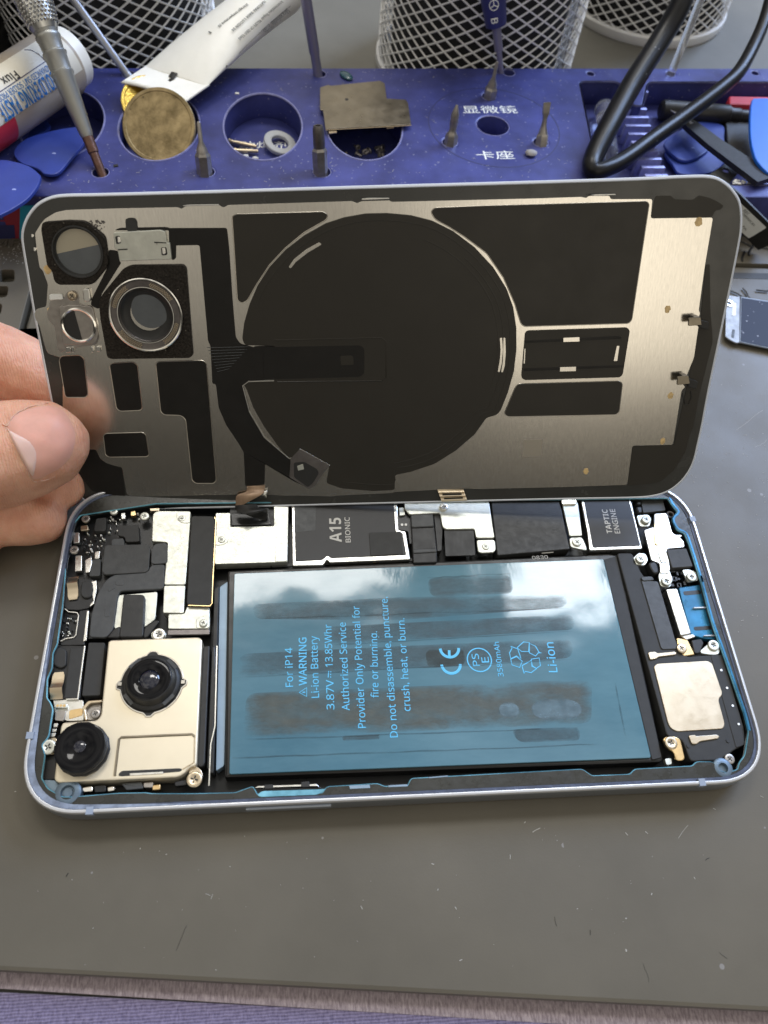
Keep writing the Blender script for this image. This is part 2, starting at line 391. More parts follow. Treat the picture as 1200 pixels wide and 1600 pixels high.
def rot_to(d, up=(0, 0, 1)):
    """a rotation whose z axis is d"""
    z = Vector(d).normalized(); x = Vector(up).cross(z)
    if x.length < 1e-3: x = Vector((1, 0, 0))
    x.normalize(); y = z.cross(x); return Matrix((x, y, z)).transposed()
_text_cache = {}
def sans(s, heavy=False):
    o = ''
    for c in s:
        if 'A' <= c <= 'Z': o += chr((0x1D5D4 if heavy else 0x1D5A0)+ord(c)-65)
        elif 'a' <= c <= 'z': o += chr((0x1D5EE if heavy else 0x1D5BA)+ord(c)-97)
        elif '0' <= c <= '9': o += chr((0x1D7EC if heavy else 0x1D7E2)+ord(c)-48)
        else: o += c
    return o
def text_mesh(s, bold=0.0):
    s = sans(s, bold > .018); bold = 0.0 if bold > .018 else bold
    cu = bpy.data.curves.new('t', 'FONT'); cu.body = s; cu.size = 1; cu.extrude = 0.0; cu.offset = bold; cu.resolution_u = 3
    t = bpy.data.objects.new('t', cu); COL.objects.link(t)
    dg = bpy.context.evaluated_depsgraph_get(); dg.update()
    me = bpy.data.meshes.new_from_object(t.evaluated_get(dg)); bpy.data.objects.remove(t); bpy.data.curves.remove(cu)
    return me
def add_text(bm, s, p0, p1, cap, nz, bold=0.0, lift=.03, bend=None, mi=0):
    """flat lettering whose baseline runs p0 -> p1 (3D points), capital height cap, on a surface with normal nz"""
    me = text_mesh(s, bold)
    if not me.vertices: return
    xs = [v.co.x for v in me.vertices]; x0, x1 = min(xs), max(xs)
    p0, p1 = Vector(p0), Vector(p1); d = p1-p0; w = d.length; d = d.normalized(); nz = Vector(nz).normalized()
    up = nz.cross(d).normalized(); sx = w/(x1-x0); sy = cap/.72
    vs = []
    for v in me.vertices:
        a, b = (v.co.x-x0)*sx, v.co.y*sy
        p = p0+d*a+up*b+nz*lift
        vs.append(bm.verts.new(bend(p) if bend else p))
    for f in me.polygons:
        try: bm.faces.new([vs[i] for i in f.vertices]).material_index = mi
        except ValueError: pass
    bpy.data.meshes.remove(me)
def finish_flat(name, bm, m, parent):
    """thin lettering: no normal recalculation"""
    me = bpy.data.meshes.new(name); bmesh.ops.scale(bm, vec=(S, S, S), verts=bm.verts); bm.to_mesh(me); bm.free()
    for x in (m if isinstance(m, (list, tuple)) else [m]): me.materials.append(M[x])
    o = bpy.data.objects.new(name, me); COL.objects.link(o); o.parent = parent; return o
def lettering(P, name, lines, h, m, parent, off=(0, 0, 0)):
    bm = bmesh.new(); off = Vector(off)
    for s, a, b, cap, bold in lines:
        add_text(bm, s, P.at(*a, h)-off, P.at(*b, h)-off, cap, (0, 0, 1), bold)
    return finish_flat(name, bm, m, parent)
def screw_bm(c, r, z, ang, hh=.5, drop=1.2):
    bm = bmesh.new()
    add_lathe(bm, [(r*.55, z-drop), (r*.55, z-hh), (r, z-hh), (r, z-.14), (r*.94, z-.04), (r*.86, z), (r*.52, z), (r*.46, z-.05), (0, z-.07)], o=(c[0], c[1], 0), n=24)
    for k in range(2):
        R = Matrix.Rotation(ang+k*math.pi/2, 3, 'Z')
        for s in (-1, 1):
            add_box(bm, Vector((c[0], c[1], z+.012))+R@Vector((s*r*.27, 0, 0)), (r*.36, r*.17, .05), R, 1)
    return bm
def screw(P, x, y, h, r, parent, m='steel', name='screw', off=(0, 0)):
    c = P.at(x, y, h); bm = screw_bm((c.x-off[0], c.y-off[1]), r, h, random.random()*1.5)
    return link(name, bm, [m, 'ink'], parent)

# ------------------------------------------------------------------ setting: desk, cloth, mat
def outline(px, h): return BENCH.l2(px, h)
bm = bmesh.new(); add_prism(bm, [Vector(p) for p in ((-900, -500), (900, -500), (900, 900), (-900, 900))], -6.0, 25)
tag(link('desk', bm, 'desk'), 'grey laminate desk top behind the blue tool block', 'desk', kind='structure')

pad = empty('desk_pad', (0, -80, -6), 'violet blue woven fabric pad with a pale hem under the grey mat', 'desk pad')
bm = bmesh.new(); pts = outline([(-200, 1540), (1400, 1622), (1400, 2300), (-200, 2200)], -4.0)
add_prism(bm, [p-Vector((0, -80)) for p in pts], 1.9, 1.8, .3); link('fabric', bm, 'cloth', pad)
bm = bmesh.new(); pts = outline([(-200, 1480), (1400, 1570), (1400, 1633), (0, 1545), (-200, 1534)], -3.98)
add_prism(bm, [p-Vector((0, -80)) for p in pts], 2.02, 1.9, .1); link('hem', bm, 'hem', pad)

wm = empty('work_mat', (0, 0, -4), 'large grey silicone repair mat under the opened phone', 'mat')
MO = Vector((0, 0, -4))
e0, e1 = BENCH.at(-160, 1510, 0), BENCH.at(1360, 1590, 0)
d = (e1-e0); e0 = e0-d*.6; e1 = e1+d*.6
body = [Vector(e0[:2]), Vector(e1[:2]), Vector((330, 119)), Vector((-95, 126)), Vector((-96, 82)), Vector((-330, 78))]
bm = bmesh.new(); add_prism(bm, rc(body, [4, 4, 3, 1, 1, 1]), 4.0, 3.6, .9); link('mat_sheet', bm, 'mat', wm)
# back rail with the cable groove, and the tray of small square pockets at the left
bm = bmesh.new(); add_prism(bm, [Vector(p) for p in ((-95, 126.2), (330, 121.2), (330, 165), (-95, 168))], 4.3, 3.9, .5); link('back_rail', bm, 'mat', wm)
holes = []
for a, b, c_, d_ in [((0, 421), (22, 421), (22, 440), (-4, 440)), ((29, 421), (60, 421), (60, 439), (28, 439)),
                     ((-30, 447), (13, 447), (10, 464), (-34, 464)), ((24, 447), (66, 447), (64, 465), (20, 465)),
                     ((-50, 474), (3, 474), (0, 492), (-55, 492)), ((14, 474), (40, 474), (37, 493), (10, 493)),
                     ((50, 474), (80, 474), (80, 492), (46, 492)), ((40, 502), (80, 502), (80, 521), (38, 521)),
                     ((-10, 503), (30, 503), (26, 522), (-14, 522)), ((-60, 421), (-12, 421), (-16, 440), (-66, 440))]:
    holes.append(rc([Vector(BENCH.at(*q, .6)[:2]) for q in (a, b, c_, d_)], 1.2))
fill([[Vector(p) for p in ((-330, 79), (-97, 82.5), (-96.5, 168), (-330, 160))]]+[h for h in holes if min(p.x for p in h) > -325 and max(p.x for p in h) < -97.5], 4.6, 3.4, 'tray', 'mat', wm, .25)
bm = bmesh.new(); add_prism(bm, [Vector(p) for p in ((-329, 80), (-98, 83.5), (-97.5, 167), (-329, 159))], 1.1, .6); link('tray_floor', bm, 'mat', wm)
bm = bmesh.new(); add_text(bm, 'MP', BENCH.at(-14, 387, .6)-MO, BENCH.at(33, 386, .6)-MO, 3.2, (0, 0, 1), 0, .04)
ex = bmesh.ops.extrude_face_region(bm, geom=bm.faces[:]); bmesh.ops.translate(bm, verts=[v for v in ex['geom'] if isinstance(v, bmesh.types.BMVert)], vec=(0, 0, .35))
link('raised_letters', bm, 'mat', wm, angle=20)
bm = bmesh.new()
g0 = BENCH.at(1120, 428, .3); g1 = BENCH.at(1260, 430, .3)
add_prism(bm, [Vector((g0.x-60, g0.y-1.2)), Vector((330, g1.y-3.2)), Vector((330, g1.y+.2)), Vector((g0.x-60, g0.y+1.2))], 4.08, .2); link('groove', bm, 'matdark', wm)

# ------------------------------------------------------------------ PHONE
ph = empty('opened_phone', (0, 0, 0), 'opened phone lying face down on the grey mat with battery and circuit boards bare', 'phone')
def rrect(w, h, r, n=2.4, N=14):
    q = []
    for k in range(N+1):
        t = math.pi/2*k/N; q.append(Vector((w/2-r+r*math.cos(t)**(2/n), h/2-r+r*math.sin(t)**(2/n))))
    b = [Vector((-p.x, p.y)) for p in reversed(q)]; c = [-p for p in q]; e = [Vector((p.x, -p.y)) for p in reversed(q)]
    return q+b+c+e
W, H, CR = 146.7, 71.5, 12.4
def inset(i): return rrect(W-2*i, H-2*i, CR-i)
# band: swept cross-section
prof = [(0.9, .2), (.15, .6), (0, 1.4), (0, 5.9), (.08, 6.5), (.28, 6.9), (.52, 7.0), (.78, 6.95), (.86, 6.7), (.86, 1.0)]
bm = bmesh.new(); rings = [[bm.verts.new((p.x, p.y, z)) for p in inset(i)] for i, z in prof]
for j, (a, b) in enumerate(zip(rings, rings[1:])):
    n = len(a)
    for k in range(n):
        bm.faces.new((a[k], a[(k+1) % n], b[(k+1) % n], b[k])).material_index = 1 if j < 4 else 0
link('frame_band', bm, ['frame', 'bandside'], ph)
def band_seg(name, px, py, ln, m='seg'):
    """short plastic antenna gap across the band"""
    c = BENCH.at(px, py, 7.0); best = min(range(len(LOOP)), key=lambda k: (LOOP[k]-Vector(c[:2])).length)
    p = LOOP[best]; t = (LOOP[(best+1) % len(LOOP)]-LOOP[best-1]).normalized(); nrm = Vector((t.y, -t.x))
    bm = bmesh.new(); R = Matrix(((t.x, nrm.x, 0), (t.y, nrm.y, 0), (0, 0, 1)))
    add_box(bm, (p.x-nrm.x*.58, p.y-nrm.y*.58, 6.3), (ln, 1.36, 1.5), R); return link(name, bm, m, ph)
LOOP = []
_lp = Z(40, 980, 3.75)
q = inset(0)
for a, b in zip(q, q[1:]+q[:1]):
    k = max(1, int((b-a).length/.6))
    for j in range(k): LOOP.append(a+(b-a)*(j/k))
for x, y in ((141, 1271), (1097, 1229), (1083, 812), (41, 1150)): band_seg('antenna_line', x, y, 1.3)
bm = bmesh.new(); a, b = BENCH.at(384, 1266, 4.4), BENCH.at(518, 1261, 4.4)
add_prism(bm, rc([Vector((a.x, -35.3)), Vector((b.x, -35.3)), Vector((b.x, -36.15)), Vector((a.x, -36.15))], .3), 5.2, 1.7, .25); link('side_button', bm, 'bandside', ph)
# inside shell
bm = bmesh.new(); add_prism(bm, inset(1.2), 1.2, .9); link('midframe', bm, 'floor', ph)
A = Z(30, 1140, 6); B = Z(0, 1150, 2); C = Z(600, 1150, 2); D = Z(950, 900, 4.8); E_ = Z(850, 750, 4); G_ = Z(40, 760, 7.5); Hh = Z(70, 890, 6.154); I_ = Z(40, 980, 3.75)
ledge_px = (A(200,460, 260,560, 400,640, 500,640, 930,605, 1190,600)+B(470,183, 600,183, 735,180, 790,160, 802,186, 1010,181, 1022,161, 1180,151)
  + C(0,160, 75,160, 86,135, 620,106, 650,127, 770,122, 785,106, 966,96, 977,83, 1028,83, 1046,110, 1075,118, 1108,106, 1112,86, 1130,62)
  + D(1060,1170, 1025,1030, 985,920, 860,560, 800,400, 760,270, 690,0)+E_(985,640, 910,400, 880,330, 835,312, 803,245, 838,200, 800,150, 775,110))
led = BENCH.l2(ledge_px, 6.3)
led += [Vector((54, 31.8)), Vector((-54, 31.8))]
led += BENCH.l2(G_(640,330, 530,460, 490,600, 450,720, 445,880)+Hh(190,20, 160,370, 110,720, 70,800, 60,950, 15,1050, 10,1240)+I_(138,440, 155,480, 130,640, 88,690, 108,750), 6.3)
led = rc(led, .5, 3)
fill([inset(1.46), led], 6.35, 1.1, 'adhesive_ledge', 'ledge', ph, .08)
fill([inset(.87), inset(1.5)], 6.5, 1.2, 'painted_lip', 'lip', ph, .1)
bm = bmesh.new(); add_tube(bm, [(p.x, p.y, 6.1) for p in led], .27, 6, True); link('gasket_edge', bm, 'cyan', ph)
rpx = D(1060,1160, 1028,1030, 990,920, 866,560, 806,400, 766,270, 696,0)+E_(990,640, 915,400, 885,330, 838,306, 808,245, 842,200, 804,150, 780,100)
bm = bmesh.new(); add_tube(bm, smooth_loop([BENCH.at(*p, 6.2) for p in rpx], 3, False), .42, 6, flat=.6); link('blue_edge_tape', bm, 'cyanplate', ph)
bm = bmesh.new()
rgs = [[bm.verts.new((p.x, p.y, z)) for p in led] for z in (6.2, 1.1)]
for k in range(len(led)): bm.faces.new((rgs[0][k], rgs[0][(k+1) % len(led)], rgs[1][(k+1) % len(led)], rgs[1][k]))
link('inner_wall', bm, 'floor', ph)

lo = []
_q = inset(.9)
for _a, _b in zip(_q, _q[1:]+_q[:1]):
    _k = max(1, int((_b-_a).length/1.2)); lo += [_a+(_b-_a)*(j/_k) for j in range(_k)]
bm = bmesh.new()
for (i0, w0) in ((0, 0),):
    n_ = len(lo); ring = []
    for k in range(n_):
        p = lo[k]; t = (lo[(k+1) % n_]-lo[k-1]).normalized(); nn = Vector((-t.y, t.x)); wgt = max(0, min(1, (-p.x-36)/34))*max(0, min(1, (2-p.y)/26))
        ring.append((bm.verts.new((p.x, p.y, 6.72)), bm.verts.new((p.x+nn.x*1.15*wgt, p.y+nn.y*1.15*wgt, 6.60)), wgt))
    for k in range(n_):
        a, b = ring[k], ring[(k+1) % n_]
        if a[2] > 0 and b[2] > 0: bm.faces.new((a[0], b[0], b[1], a[1]))
for v in [v for v in bm.verts if not v.link_faces]: bm.verts.remove(v)
link('lavender_rim', bm, 'lipside', ph)
def part(name, px, h, th, m, r=.3, bev=.06, parent=None, label=None):
    o = slab(BENCH, name, px, h, th, m, parent or ph, r, bev)
    if label: o['label'] = label
    return o
# ---- battery
V = Z(330, 860, 1.6667)
bat = part('battery', V(42,52, 1035,8, 1062,12, 1178,545, 1170,552, 36,592, 34,585), 4.6, 3.2, 'batblack', .7, .5)
bat['label'] = 'black wrapped battery with a blue grey printed film on top'
bm = bmesh.new()   # folded side flap of the wrap at the right of the battery
part('wrap_flap', V(1022,24, 1056,14, 1174,540, 1148,546), 4.9, .4, 'softblack', .4, .15, bat)
part('film', V(60,60, 1022,22, 1146,540, 47,583), 5.1, .5, 'batfilm', .5, .12, bat)
for pl, mm in ((V(560,72, 780,62, 790,112, 570,122), 'res1'), (V(108,140, 495,122, 930,112, 925,148, 480,182, 112,178), 'res1'),
               (V(290,200, 942,166, 948,206, 300,246), 'res1'), (V(72,270, 560,246, 940,230, 942,280, 540,306, 66,330), 'res1'),
               (V(92,372, 975,336, 992,352, 990,440, 972,452, 95,488, 84,476), 'res2'),
               (V(556,258, 660,254, 664,300, 560,306), 'res2'), (V(340,482, 440,478, 440,492, 342,496), 'res1'), (V(780,466, 960,458, 962,496, 800,500), 'res1')):
    part('adhesive_residue', pl, 5.116, .012, mm, 2.2, 0, bat)
for c, rx, ry in ((V(900,414), 66, 26), (V(776,416), 26, 18)):
    p = BENCH.at(*c[0], 5.13); bm = bmesh.new(); add_prism(bm, circ(p, rx/1.6667/7.3, 30, ry/1.6667/6.4), 5.125, .008); link('adhesive_residue', bm, 'res3', bat)
for a, b in ((V(52,540), V(1020,504)), (V(85,492), V(960,462)), (V(60,332), V(950,284)), (V(108,180), V(930,150)), (V(300,247), V(948,208)), (V(560,72), V(780,60)), (V(1052,345), V(1080,490))):
    p, q = BENCH.at(*a[0], 5.13), BENCH.at(*b[0], 5.13); n = 14; pts = []
    for k in range(n+1):
        w = p.lerp(q, k/n); pts.append((w.x, w.y+random.uniform(-.15, .15), 5.1))
    bm = bmesh.new(); add_tube(bm, pts, [.10+.07*random.random() for _ in pts], 5); link('film_crease', bm, 'res1', bat)
T_ = Z(420, 930, 5)
def L5(s, x0, y0, x1, y1, cap=1.55, bold=.004): return (s, T_(x0, y0)[0], T_(x1, y1)[0], cap, bold)
lettering(BENCH, 'printed_text', [
    L5('For iP14', 190, 715, 183, 410), L5('WARNING', 296, 705, 293, 330, 1.6, .012), L5('Li-ion Battery', 393, 800, 378, 318), L5('3.87V', 512, 893, 505, 660),
    L5('13.85Whr', 500, 560, 488, 228), L5('Authorized Service', 632, 900, 600, 212), L5('Provider Only Potential for', 758, 1036, 706, 85),
    L5('fire or burning.', 858, 800, 845, 282), L5('Do not disassemble, puncture,', 1008, 1110, 925, 12), L5('crush, heat, or burn.', 1108, 905, 1058, 180)], 5.14, 'bluetext', bat)
U_ = Z(660, 980, 5)
def L6(s, x0, y0, x1, y1, cap=1.4, bold=.004): return (s, U_(x0, y0)[0], U_(x1, y1)[0], cap, bold)
lettering(BENCH, 'printed_marks', [L6('3580mAh', 634, 385, 596, 115, 1.15), L6('Li-ion', 1056, 352, 1022, 118, 1.9), L6('PS', 450, 302, 436, 206, 1.5), L6('E', 522, 275, 515, 232, 1.6)], 5.14, 'bluetext', bat)
def stroke(bm, pts, w, z, closed=False):
    add_tube(bm, [(p[0], p[1], z) for p in pts], w, 4, closed, flat=.12)
bm = bmesh.new(); P5 = lambda x, y: Vector(BENCH.at(*U_(x, y)[0], 5.14)[:2])
c = P5(445, 255); stroke(bm, circ(c, 2.6, 36), .13, 5.15, True); link('certification_circle', bm, 'bluetext', bat); bm = bmesh.new()
for (cx, cy, r0) in ((211, 165, 2.0), (223, 290, 2.0)):       # the CE arcs, opening upwards in the picture
    c = P5(cx, cy); ps = [c+Vector((math.cos(math.radians(a)), math.sin(math.radians(a))))*r0*1.0 for a in range(180, 361, 10)]
    stroke(bm, ps, .30, 5.15)
c = P5(211, 238); c2 = P5(209, 180); stroke(bm, [c, c2], .28, 5.15)
link('conformity_mark', bm, 'bluetext', bat); bm = bmesh.new()
for pl in ((740,160, 790,115, 835,120, 830,190, 775,190), (835,125, 885,150, 910,195, 930,200, 905,200, 885,225, 835,200), (680,200, 700,165, 690,150, 745,170, 770,245, 735,225, 690,245),
           (690,250, 735,230, 780,265, 760,315, 700,295), (780,300, 850,260, 855,305, 890,325, 850,355, 800,345, 795,362, 780,310), (850,250, 912,240, 922,300, 890,322, 858,300)):
    stroke(bm, [P5(pl[i], pl[i+1]) for i in range(0, len(pl), 2)], .10, 5.15, True)
link('recycling_mark', bm, 'bluetext', bat); bm = bmesh.new()
P6 = lambda x, y: Vector(BENCH.at(*T_(x, y)[0], 5.14)[:2])
stroke(bm, [P6(296, 792), P6(296, 722), P6(238, 760)], .11, 5.15, True); stroke(bm, [P6(285, 758), P6(262, 759)], .12, 5.15)
link('warning_triangle', bm, 'bluetext', bat); bm = bmesh.new(); stroke(bm, [P6(468, 592), P6(464, 643)], .10, 5.15)
for k in range(3): stroke(bm, [P6(484-k*.5, 594+k*20), P6(484-k*.5, 604+k*20)], .10, 5.15)
link('direct_current_mark', bm, 'bluetext', bat)
part('side_liner', V(22,95, 44,80, 34,560, 12,575), 4.0, 2.5, 'paleblue', .4, .1)
part('side_liner', V(8,100, 20,92, 6,580, -4,580), 5.0, 3.5, 'black', .4, .1)

# ---- shields, brackets and boards at the top
Q1 = Z(70, 770, 4); Q3 = Z(320, 750, 4); Q4 = Z(580, 750, 4); Q5 = Z(850, 750, 4); Q6 = Z(950, 900, 4.8); Q2 = Z(40, 980, 3.75)
part('logic_board', Q1(130,520, 180,200, 300,60, 690,60, 690,560, 620,900, 100,920), 3.6, 2.4, 'pcb', .6)
part('board_shield', Q1(675,130, 705,112, 912,114, 908,200, 880,574, 745,574, 768,310, 668,302), 5.5, 2.5, 'nickel', .5, .15)
part('board_shield', Q1(745,580, 878,578, 868,752, 738,750), 5.35, 2.5, 'nickel', .4, .12)
part('board_shield', Q1(772,758, 872,756, 888,712, 1030,714, 1030,850, 770,850), 5.15, 2.5, 'nickel', .4, .12)
part('foam_bar', Q1(915,150, 930,143, 1052,145, 1066,165, 1042,688, 1030,704, 896,700, 886,688), 6.1, 3, 'softblack', .8, .2)
bm = bmesh.new(); pts = [BENCH.at(*p, 5.9) for p in Q1(1060,152, 1070,170, 1050,560, 1046,690, 1034,708, 896,704)]
add_tube(bm, pts, .13, 6); link('shield_edge', bm, 'gold', ph)
part('board_shield', Q3(68,205, 160,205, 160,292, 432,287, 430,120, 524,120, 516,512, 60,526, 66,250), 5.4, 2.5, 'nickel', .4, .12)
part('connector_bay', Q3(158,120, 432,120, 436,290, 156,294), 4.6, 1, 'black', .3)
part('connector', Q3(205,180, 400,175, 405,262, 215,270), 5.2, .8, 'gray', .4)
part('shield_tab', Q3(68,334, 110,332, 146,350, 146,388, 110,405, 64,408), 5.56, .3, 'nickel', .8)
part('shield_tab', Q3(442,412, 512,408, 512,508, 440,510), 5.56, .3, 'nickel', .4)
part('shield_tab', Q1(822,118, 908,118, 908,190, 850,186, 824,160), 5.66, .3, 'nickel', .8)
chip = part('chip_shield', [(455.5,775), (620,775), (623,828), (634,830), (641,874), (515,879), (511,874), (505,883), (457,884)], 5.3, 2.6, 'steel', .35, .18)
part('chip_label', [(459.5,775), (614.5,775), (618.5,830), (629,832), (635,867), (517,872), (512,868), (503,875), (461.5,877)], 5.42, .2, 'chiplabel', .35, parent=chip)
part('sticker', Q3(1026,330, 1225,322, 1240,462, 1036,474), 5.6, .2, 'softblack', .25)
part('sticker', Q3(560,130, 694,130, 692,315, 560,328), 5.45, .05, 'gray', .3)
lettering(BENCH, 'chip_text', [('A15', Q3(856,388)[0], Q3(850,236)[0], 2.75, .028), ('BIONIC', Q3(912,390)[0], Q3(904,232)[0], 1.15, .012)], 5.45, 'print', chip)
bm = bmesh.new()
for k in range(11):
    p = BENCH.at(*Q4(20+k*20, 513-k*1.1)[0], 4.3); add_box(bm, p, (.5, .4, .5))
link('solder_beads', bm, 'gold', ph)
part('flex_base', Q3(400,524, 1090,500, 1330,485, 1330,505, 420,545), 3.9, .5, 'black', .3)
part('board_strip', Q4(160,130, 300,130, 300,380, 240,400, 230,320, 168,310), 4.6, 1.5, 'pcb', .3)
part('board_pad', Q4(172,172, 205,172, 212,218, 178,222), 5.2, .5, 'nickel', .2)
for x in (193, 217): part('solder_pad', Q4(x-8,271, x+8,271, x+8,286, x-8,286), 4.75, .1, 'white', .3)
part('flex_cover', Q4(246,215, 388,208, 412,440, 412,515, 262,520), 5.3, 3, 'black', .5, .25)
part('flex_band', Q4(246,216, 388,209, 394,290, 252,296), 5.75, .6, 'gray', .5, .25)
part('flex_band', Q4(258,430, 408,424, 411,450, 262,458), 5.6, .6, 'gray', .4, .25)
part('connector_edge', Q4(392,212, 428,212, 446,300, 440,440, 414,446), 5.0, 2, 'black', .3)
part('battery_bracket', Q4(205,138, 735,130, 772,362, 656,362, 645,305, 466,308, 445,292, 430,206, 238,216, 210,180), 5.7, .5, 'nickel', .5, .15)
part('battery_bracket', Q4(658,374, 772,372, 780,430, 768,452, 690,456, 668,448), 5.5, .5, 'nickel', .6, .15)
part('amber_flex', Q4(456,312, 642,310, 652,470, 464,476), 5.2, .4, 'black', .3)
part('black_block', [(766,772), (872,772), (891,858), (777,868)], 5.6, 4, 'black', .4, .2)
part('seam_line', Q4(1065,450, 1140,444, 1140,452, 1066,458), 5.0, .2, 'white', .1)
lettering(BENCH, 'stamped_digits', [('0830', Q4(1008,497)[0], Q4(1106,492)[0], .9, 0)], 4.7, 'print', ph)
part('strap_bracket', Q5(115,112, 205,112, 215,160, 240,348, 160,350, 118,165), 5.6, .5, 'nickel', .4, .15)
part('strap_bracket', Q5(158,360, 238,355, 260,405, 272,442, 166,420), 5.7, .5, 'nickel', .7, .15)
part('strap_clip', Q5(108,122, 205,120, 204,150, 112,152), 6.2, .9, 'chrome', .3, .2)
mot = part('haptic_motor', Q5(226,100, 538,100, 616,430, 284,440, 270,320), 5.6, 4, 'steel', .4, .2)
part('motor_label', Q5(246,100, 526,100, 604,410, 306,422), 5.72, .2, 'chiplabel', .4, parent=mot)
lettering(BENCH, 'motor_text', [('TAPTIC', Q5(428,334)[0], Q5(394,184)[0], 1.35, .025), ('ENGINE', Q5(477,334)[0], Q5(442,182)[0], 1.3, .01)], 5.75, 'print', mot)
for px in (Q5(575,110, 605,110, 610,155, 580,155), Q5(575,165, 612,165, 616,205, 590,208)): part('pin_post', px, 5.3, 3, 'black', .6, .3)
part('corner_panel', Q5(605,110, 740,110, 760,190, 620,205), 5.0, 1, 'tape', .4)
o = BENCH.at(*Q5(790,218)[0], 5.2); lathe('coax_ring', [(1.0, 3), (1.0, 5.4), (.8, 5.5), (.6, 5.4), (.55, 4), (0, 4)], 'bitdark', ph, o=(o.x, o.y, 0), n=24)
part('port_bracket', Q5(690,210, 762,206, 774,222, 803,328, 822,342, 862,340, 866,352, 848,356, 876,384, 880,420, 768,430, 790,552, 780,585, 728,585, 722,520, 672,502, 626,312, 690,292), 5.7, .6, 'steel', .4, .15)
part('spring_contact', Q5(690,278, 700,268, 712,285, 715,352, 728,395, 714,406, 696,402, 690,352), 6.0, .25, 'gold', .4)
part('spring_contact', Q5(712,448, 735,438, 760,460, 775,512, 735,520), 5.95, .2, 'nickel', .6)
part('port_cover', Q5(766,435, 890,426, 932,540, 802,550), 6.1, 1.5, 'tape', .4, .15)
part('cable_clip', Q5(652,515, 690,505, 712,530, 722,580, 690,588, 668,560), 5.8, 2, 'black', .9, .4)
part('screw_tab', Q5(578,222, 650,215, 672,240, 660,290, 600,290), 5.4, .5, 'nickel', .6)
part('screw_tab', Q5(556,490, 590,456, 635,460, 652,500, 630,535, 560,525), 5.5, .5, 'nickel', .6)
part('screw_tab', Q5(715,595, 735,560, 782,560, 805,620, 790,670, 730,665), 5.5, .5, 'nickel', .6)
part('screw_tab', Q5(862,560, 905,558, 965,580, 968,625, 900,640), 5.5, .5, 'nickel', .6)
bm = bmesh.new()
for k in range(14):
    p = BENCH.at(*Q5(random.uniform(790, 890), random.uniform(565, 665))[0], 5); add_box(bm, (p.x, p.y, 4.4), (random.uniform(.4, 1.2), random.uniform(.4, 1), 1.2))
link('dock_clutter', bm, 'pcb', ph)
# ---- right column: speaker and cable strip
part('speaker_box', [(964,864), (988,864), (1001,893), (1010,905), (1062,1012), (1072,1026), (1128,1022), (1163,1138), (1165,1164), (1150,1170), (1126,1188), (1079,1190), (1066,1156), (1042,1150)], 5.5, 4, 'softblack', .8, .25)
part('speaker_side', Q6(768,592, 848,588, 862,602, 1020,1140, 1010,1150, 1030,1265, 960,1290), 5.62, 4, 'softblack', .5, .15)
part('flex_strip', Q6(250,30, 375,40, 522,535, 512,546, 408,550, 395,528), 5.75, .3, 'gray', .6, .1)
part('flex_strip', Q6(245,5, 330,0, 350,30, 262,38), 5.95, .3, 'gray', .5, .2)
part('steel_bar', Q6(436,97, 520,92, 626,432, 545,446), 6.0, 3, 'steel', .35, .2)
part('steel_bar_end', Q6(545,448, 640,432, 662,455, 590,480), 5.8, 2, 'steel', .3, .2)
part('blue_midframe', Q6(530,85, 705,62, 850,480, 720,470, 620,440), 5.0, 1.5, 'cyanplate', .6, .2)
for px in (Q6(562,115, 690,105, 702,135, 572,146), Q6(640,382, 775,372, 782,400, 650,410)): part('midframe_slot', px, 5.04, .2, 'pcb', 1.4, 0)
for px in (Q6(640,232, 815,228, 816,235, 650,240), Q6(720,442, 820,440, 826,447, 722,448)): part('midframe_rib', px, 5.6, .6, 'rim', .1)
part('bar_foot', Q6(515,460, 600,478, 655,590, 570,602, 525,540), 5.6, 1, 'gold', .4, .2)
part('bar_foot', Q6(625,480, 700,470, 720,500, 690,580, 650,580), 5.9, 1, 'black', .4, .2)
part('gold_speaker_cap', Q6(345,680, 365,657, 745,635, 782,655, 856,868, 855,892, 832,920, 832,940, 877,1108, 865,1145, 515,1166, 470,1140, 450,1100), 5.72, .3, 'palegold', .9, .1)
for px in (Q6(300,570, 355,565, 370,578, 500,565, 516,576, 510,590, 380,606, 365,620, 315,629), Q6(604,1195, 655,1190, 660,1200, 815,1188, 836,1200, 830,1218, 690,1240, 670,1260, 630,1262)):
    part('speaker_contact', px, 5.85, .35, 'palegold', .5, .12)
for c in (Q6(606,1273)[0], Q6(903,1233)[0]):
    p = BENCH.at(*c, 5.7); bm = bmesh.new(); add_prism(bm, circ(p, .42, 18), 5.66, .1); link('alignment_hole', bm, 'ink', ph)
for c in (Q6(850,706)[0], Q6(893,839)[0], Q6(936,972)[0], Q6(980,1110)[0]):
    p = BENCH.at(*c, 5.7); bm = bmesh.new(); add_prism(bm, circ(p, .26, 12), 5.72, .12); link('vent_pin', bm, 'steel', ph)
part('corner_bracket', Q6(414,1225, 430,1205, 500,1200, 545,1222, 582,1380, 512,1390, 490,1315, 440,1290), 5.9, .6, 'gold', .8, .2)
part('corner_foot', Q6(425,1370, 475,1365, 482,1410, 440,1420), 5.0, 1, 'nickel', .4)
part('screw_tab', Q6(690,560, 760,500, 840,520, 838,590, 770,592, 700,580), 5.7, .5, 'nickel', .8, .15)
part('screw_tab', Q6(830,1395, 890,1350, 950,1360, 950,1400, 880,1415), 5.2, .5, 'nickel', .6)
o = BENCH.at(*Q6(862,1440)[0], 6.2); lathe('corner_boss', [(2.0, 4), (2.0, 6.2), (1.7, 6.4), (1.0, 6.4), (.9, 5.6), (0, 5.6)], 'bluegrey', ph, o=(o.x, o.y, 0), n=28)
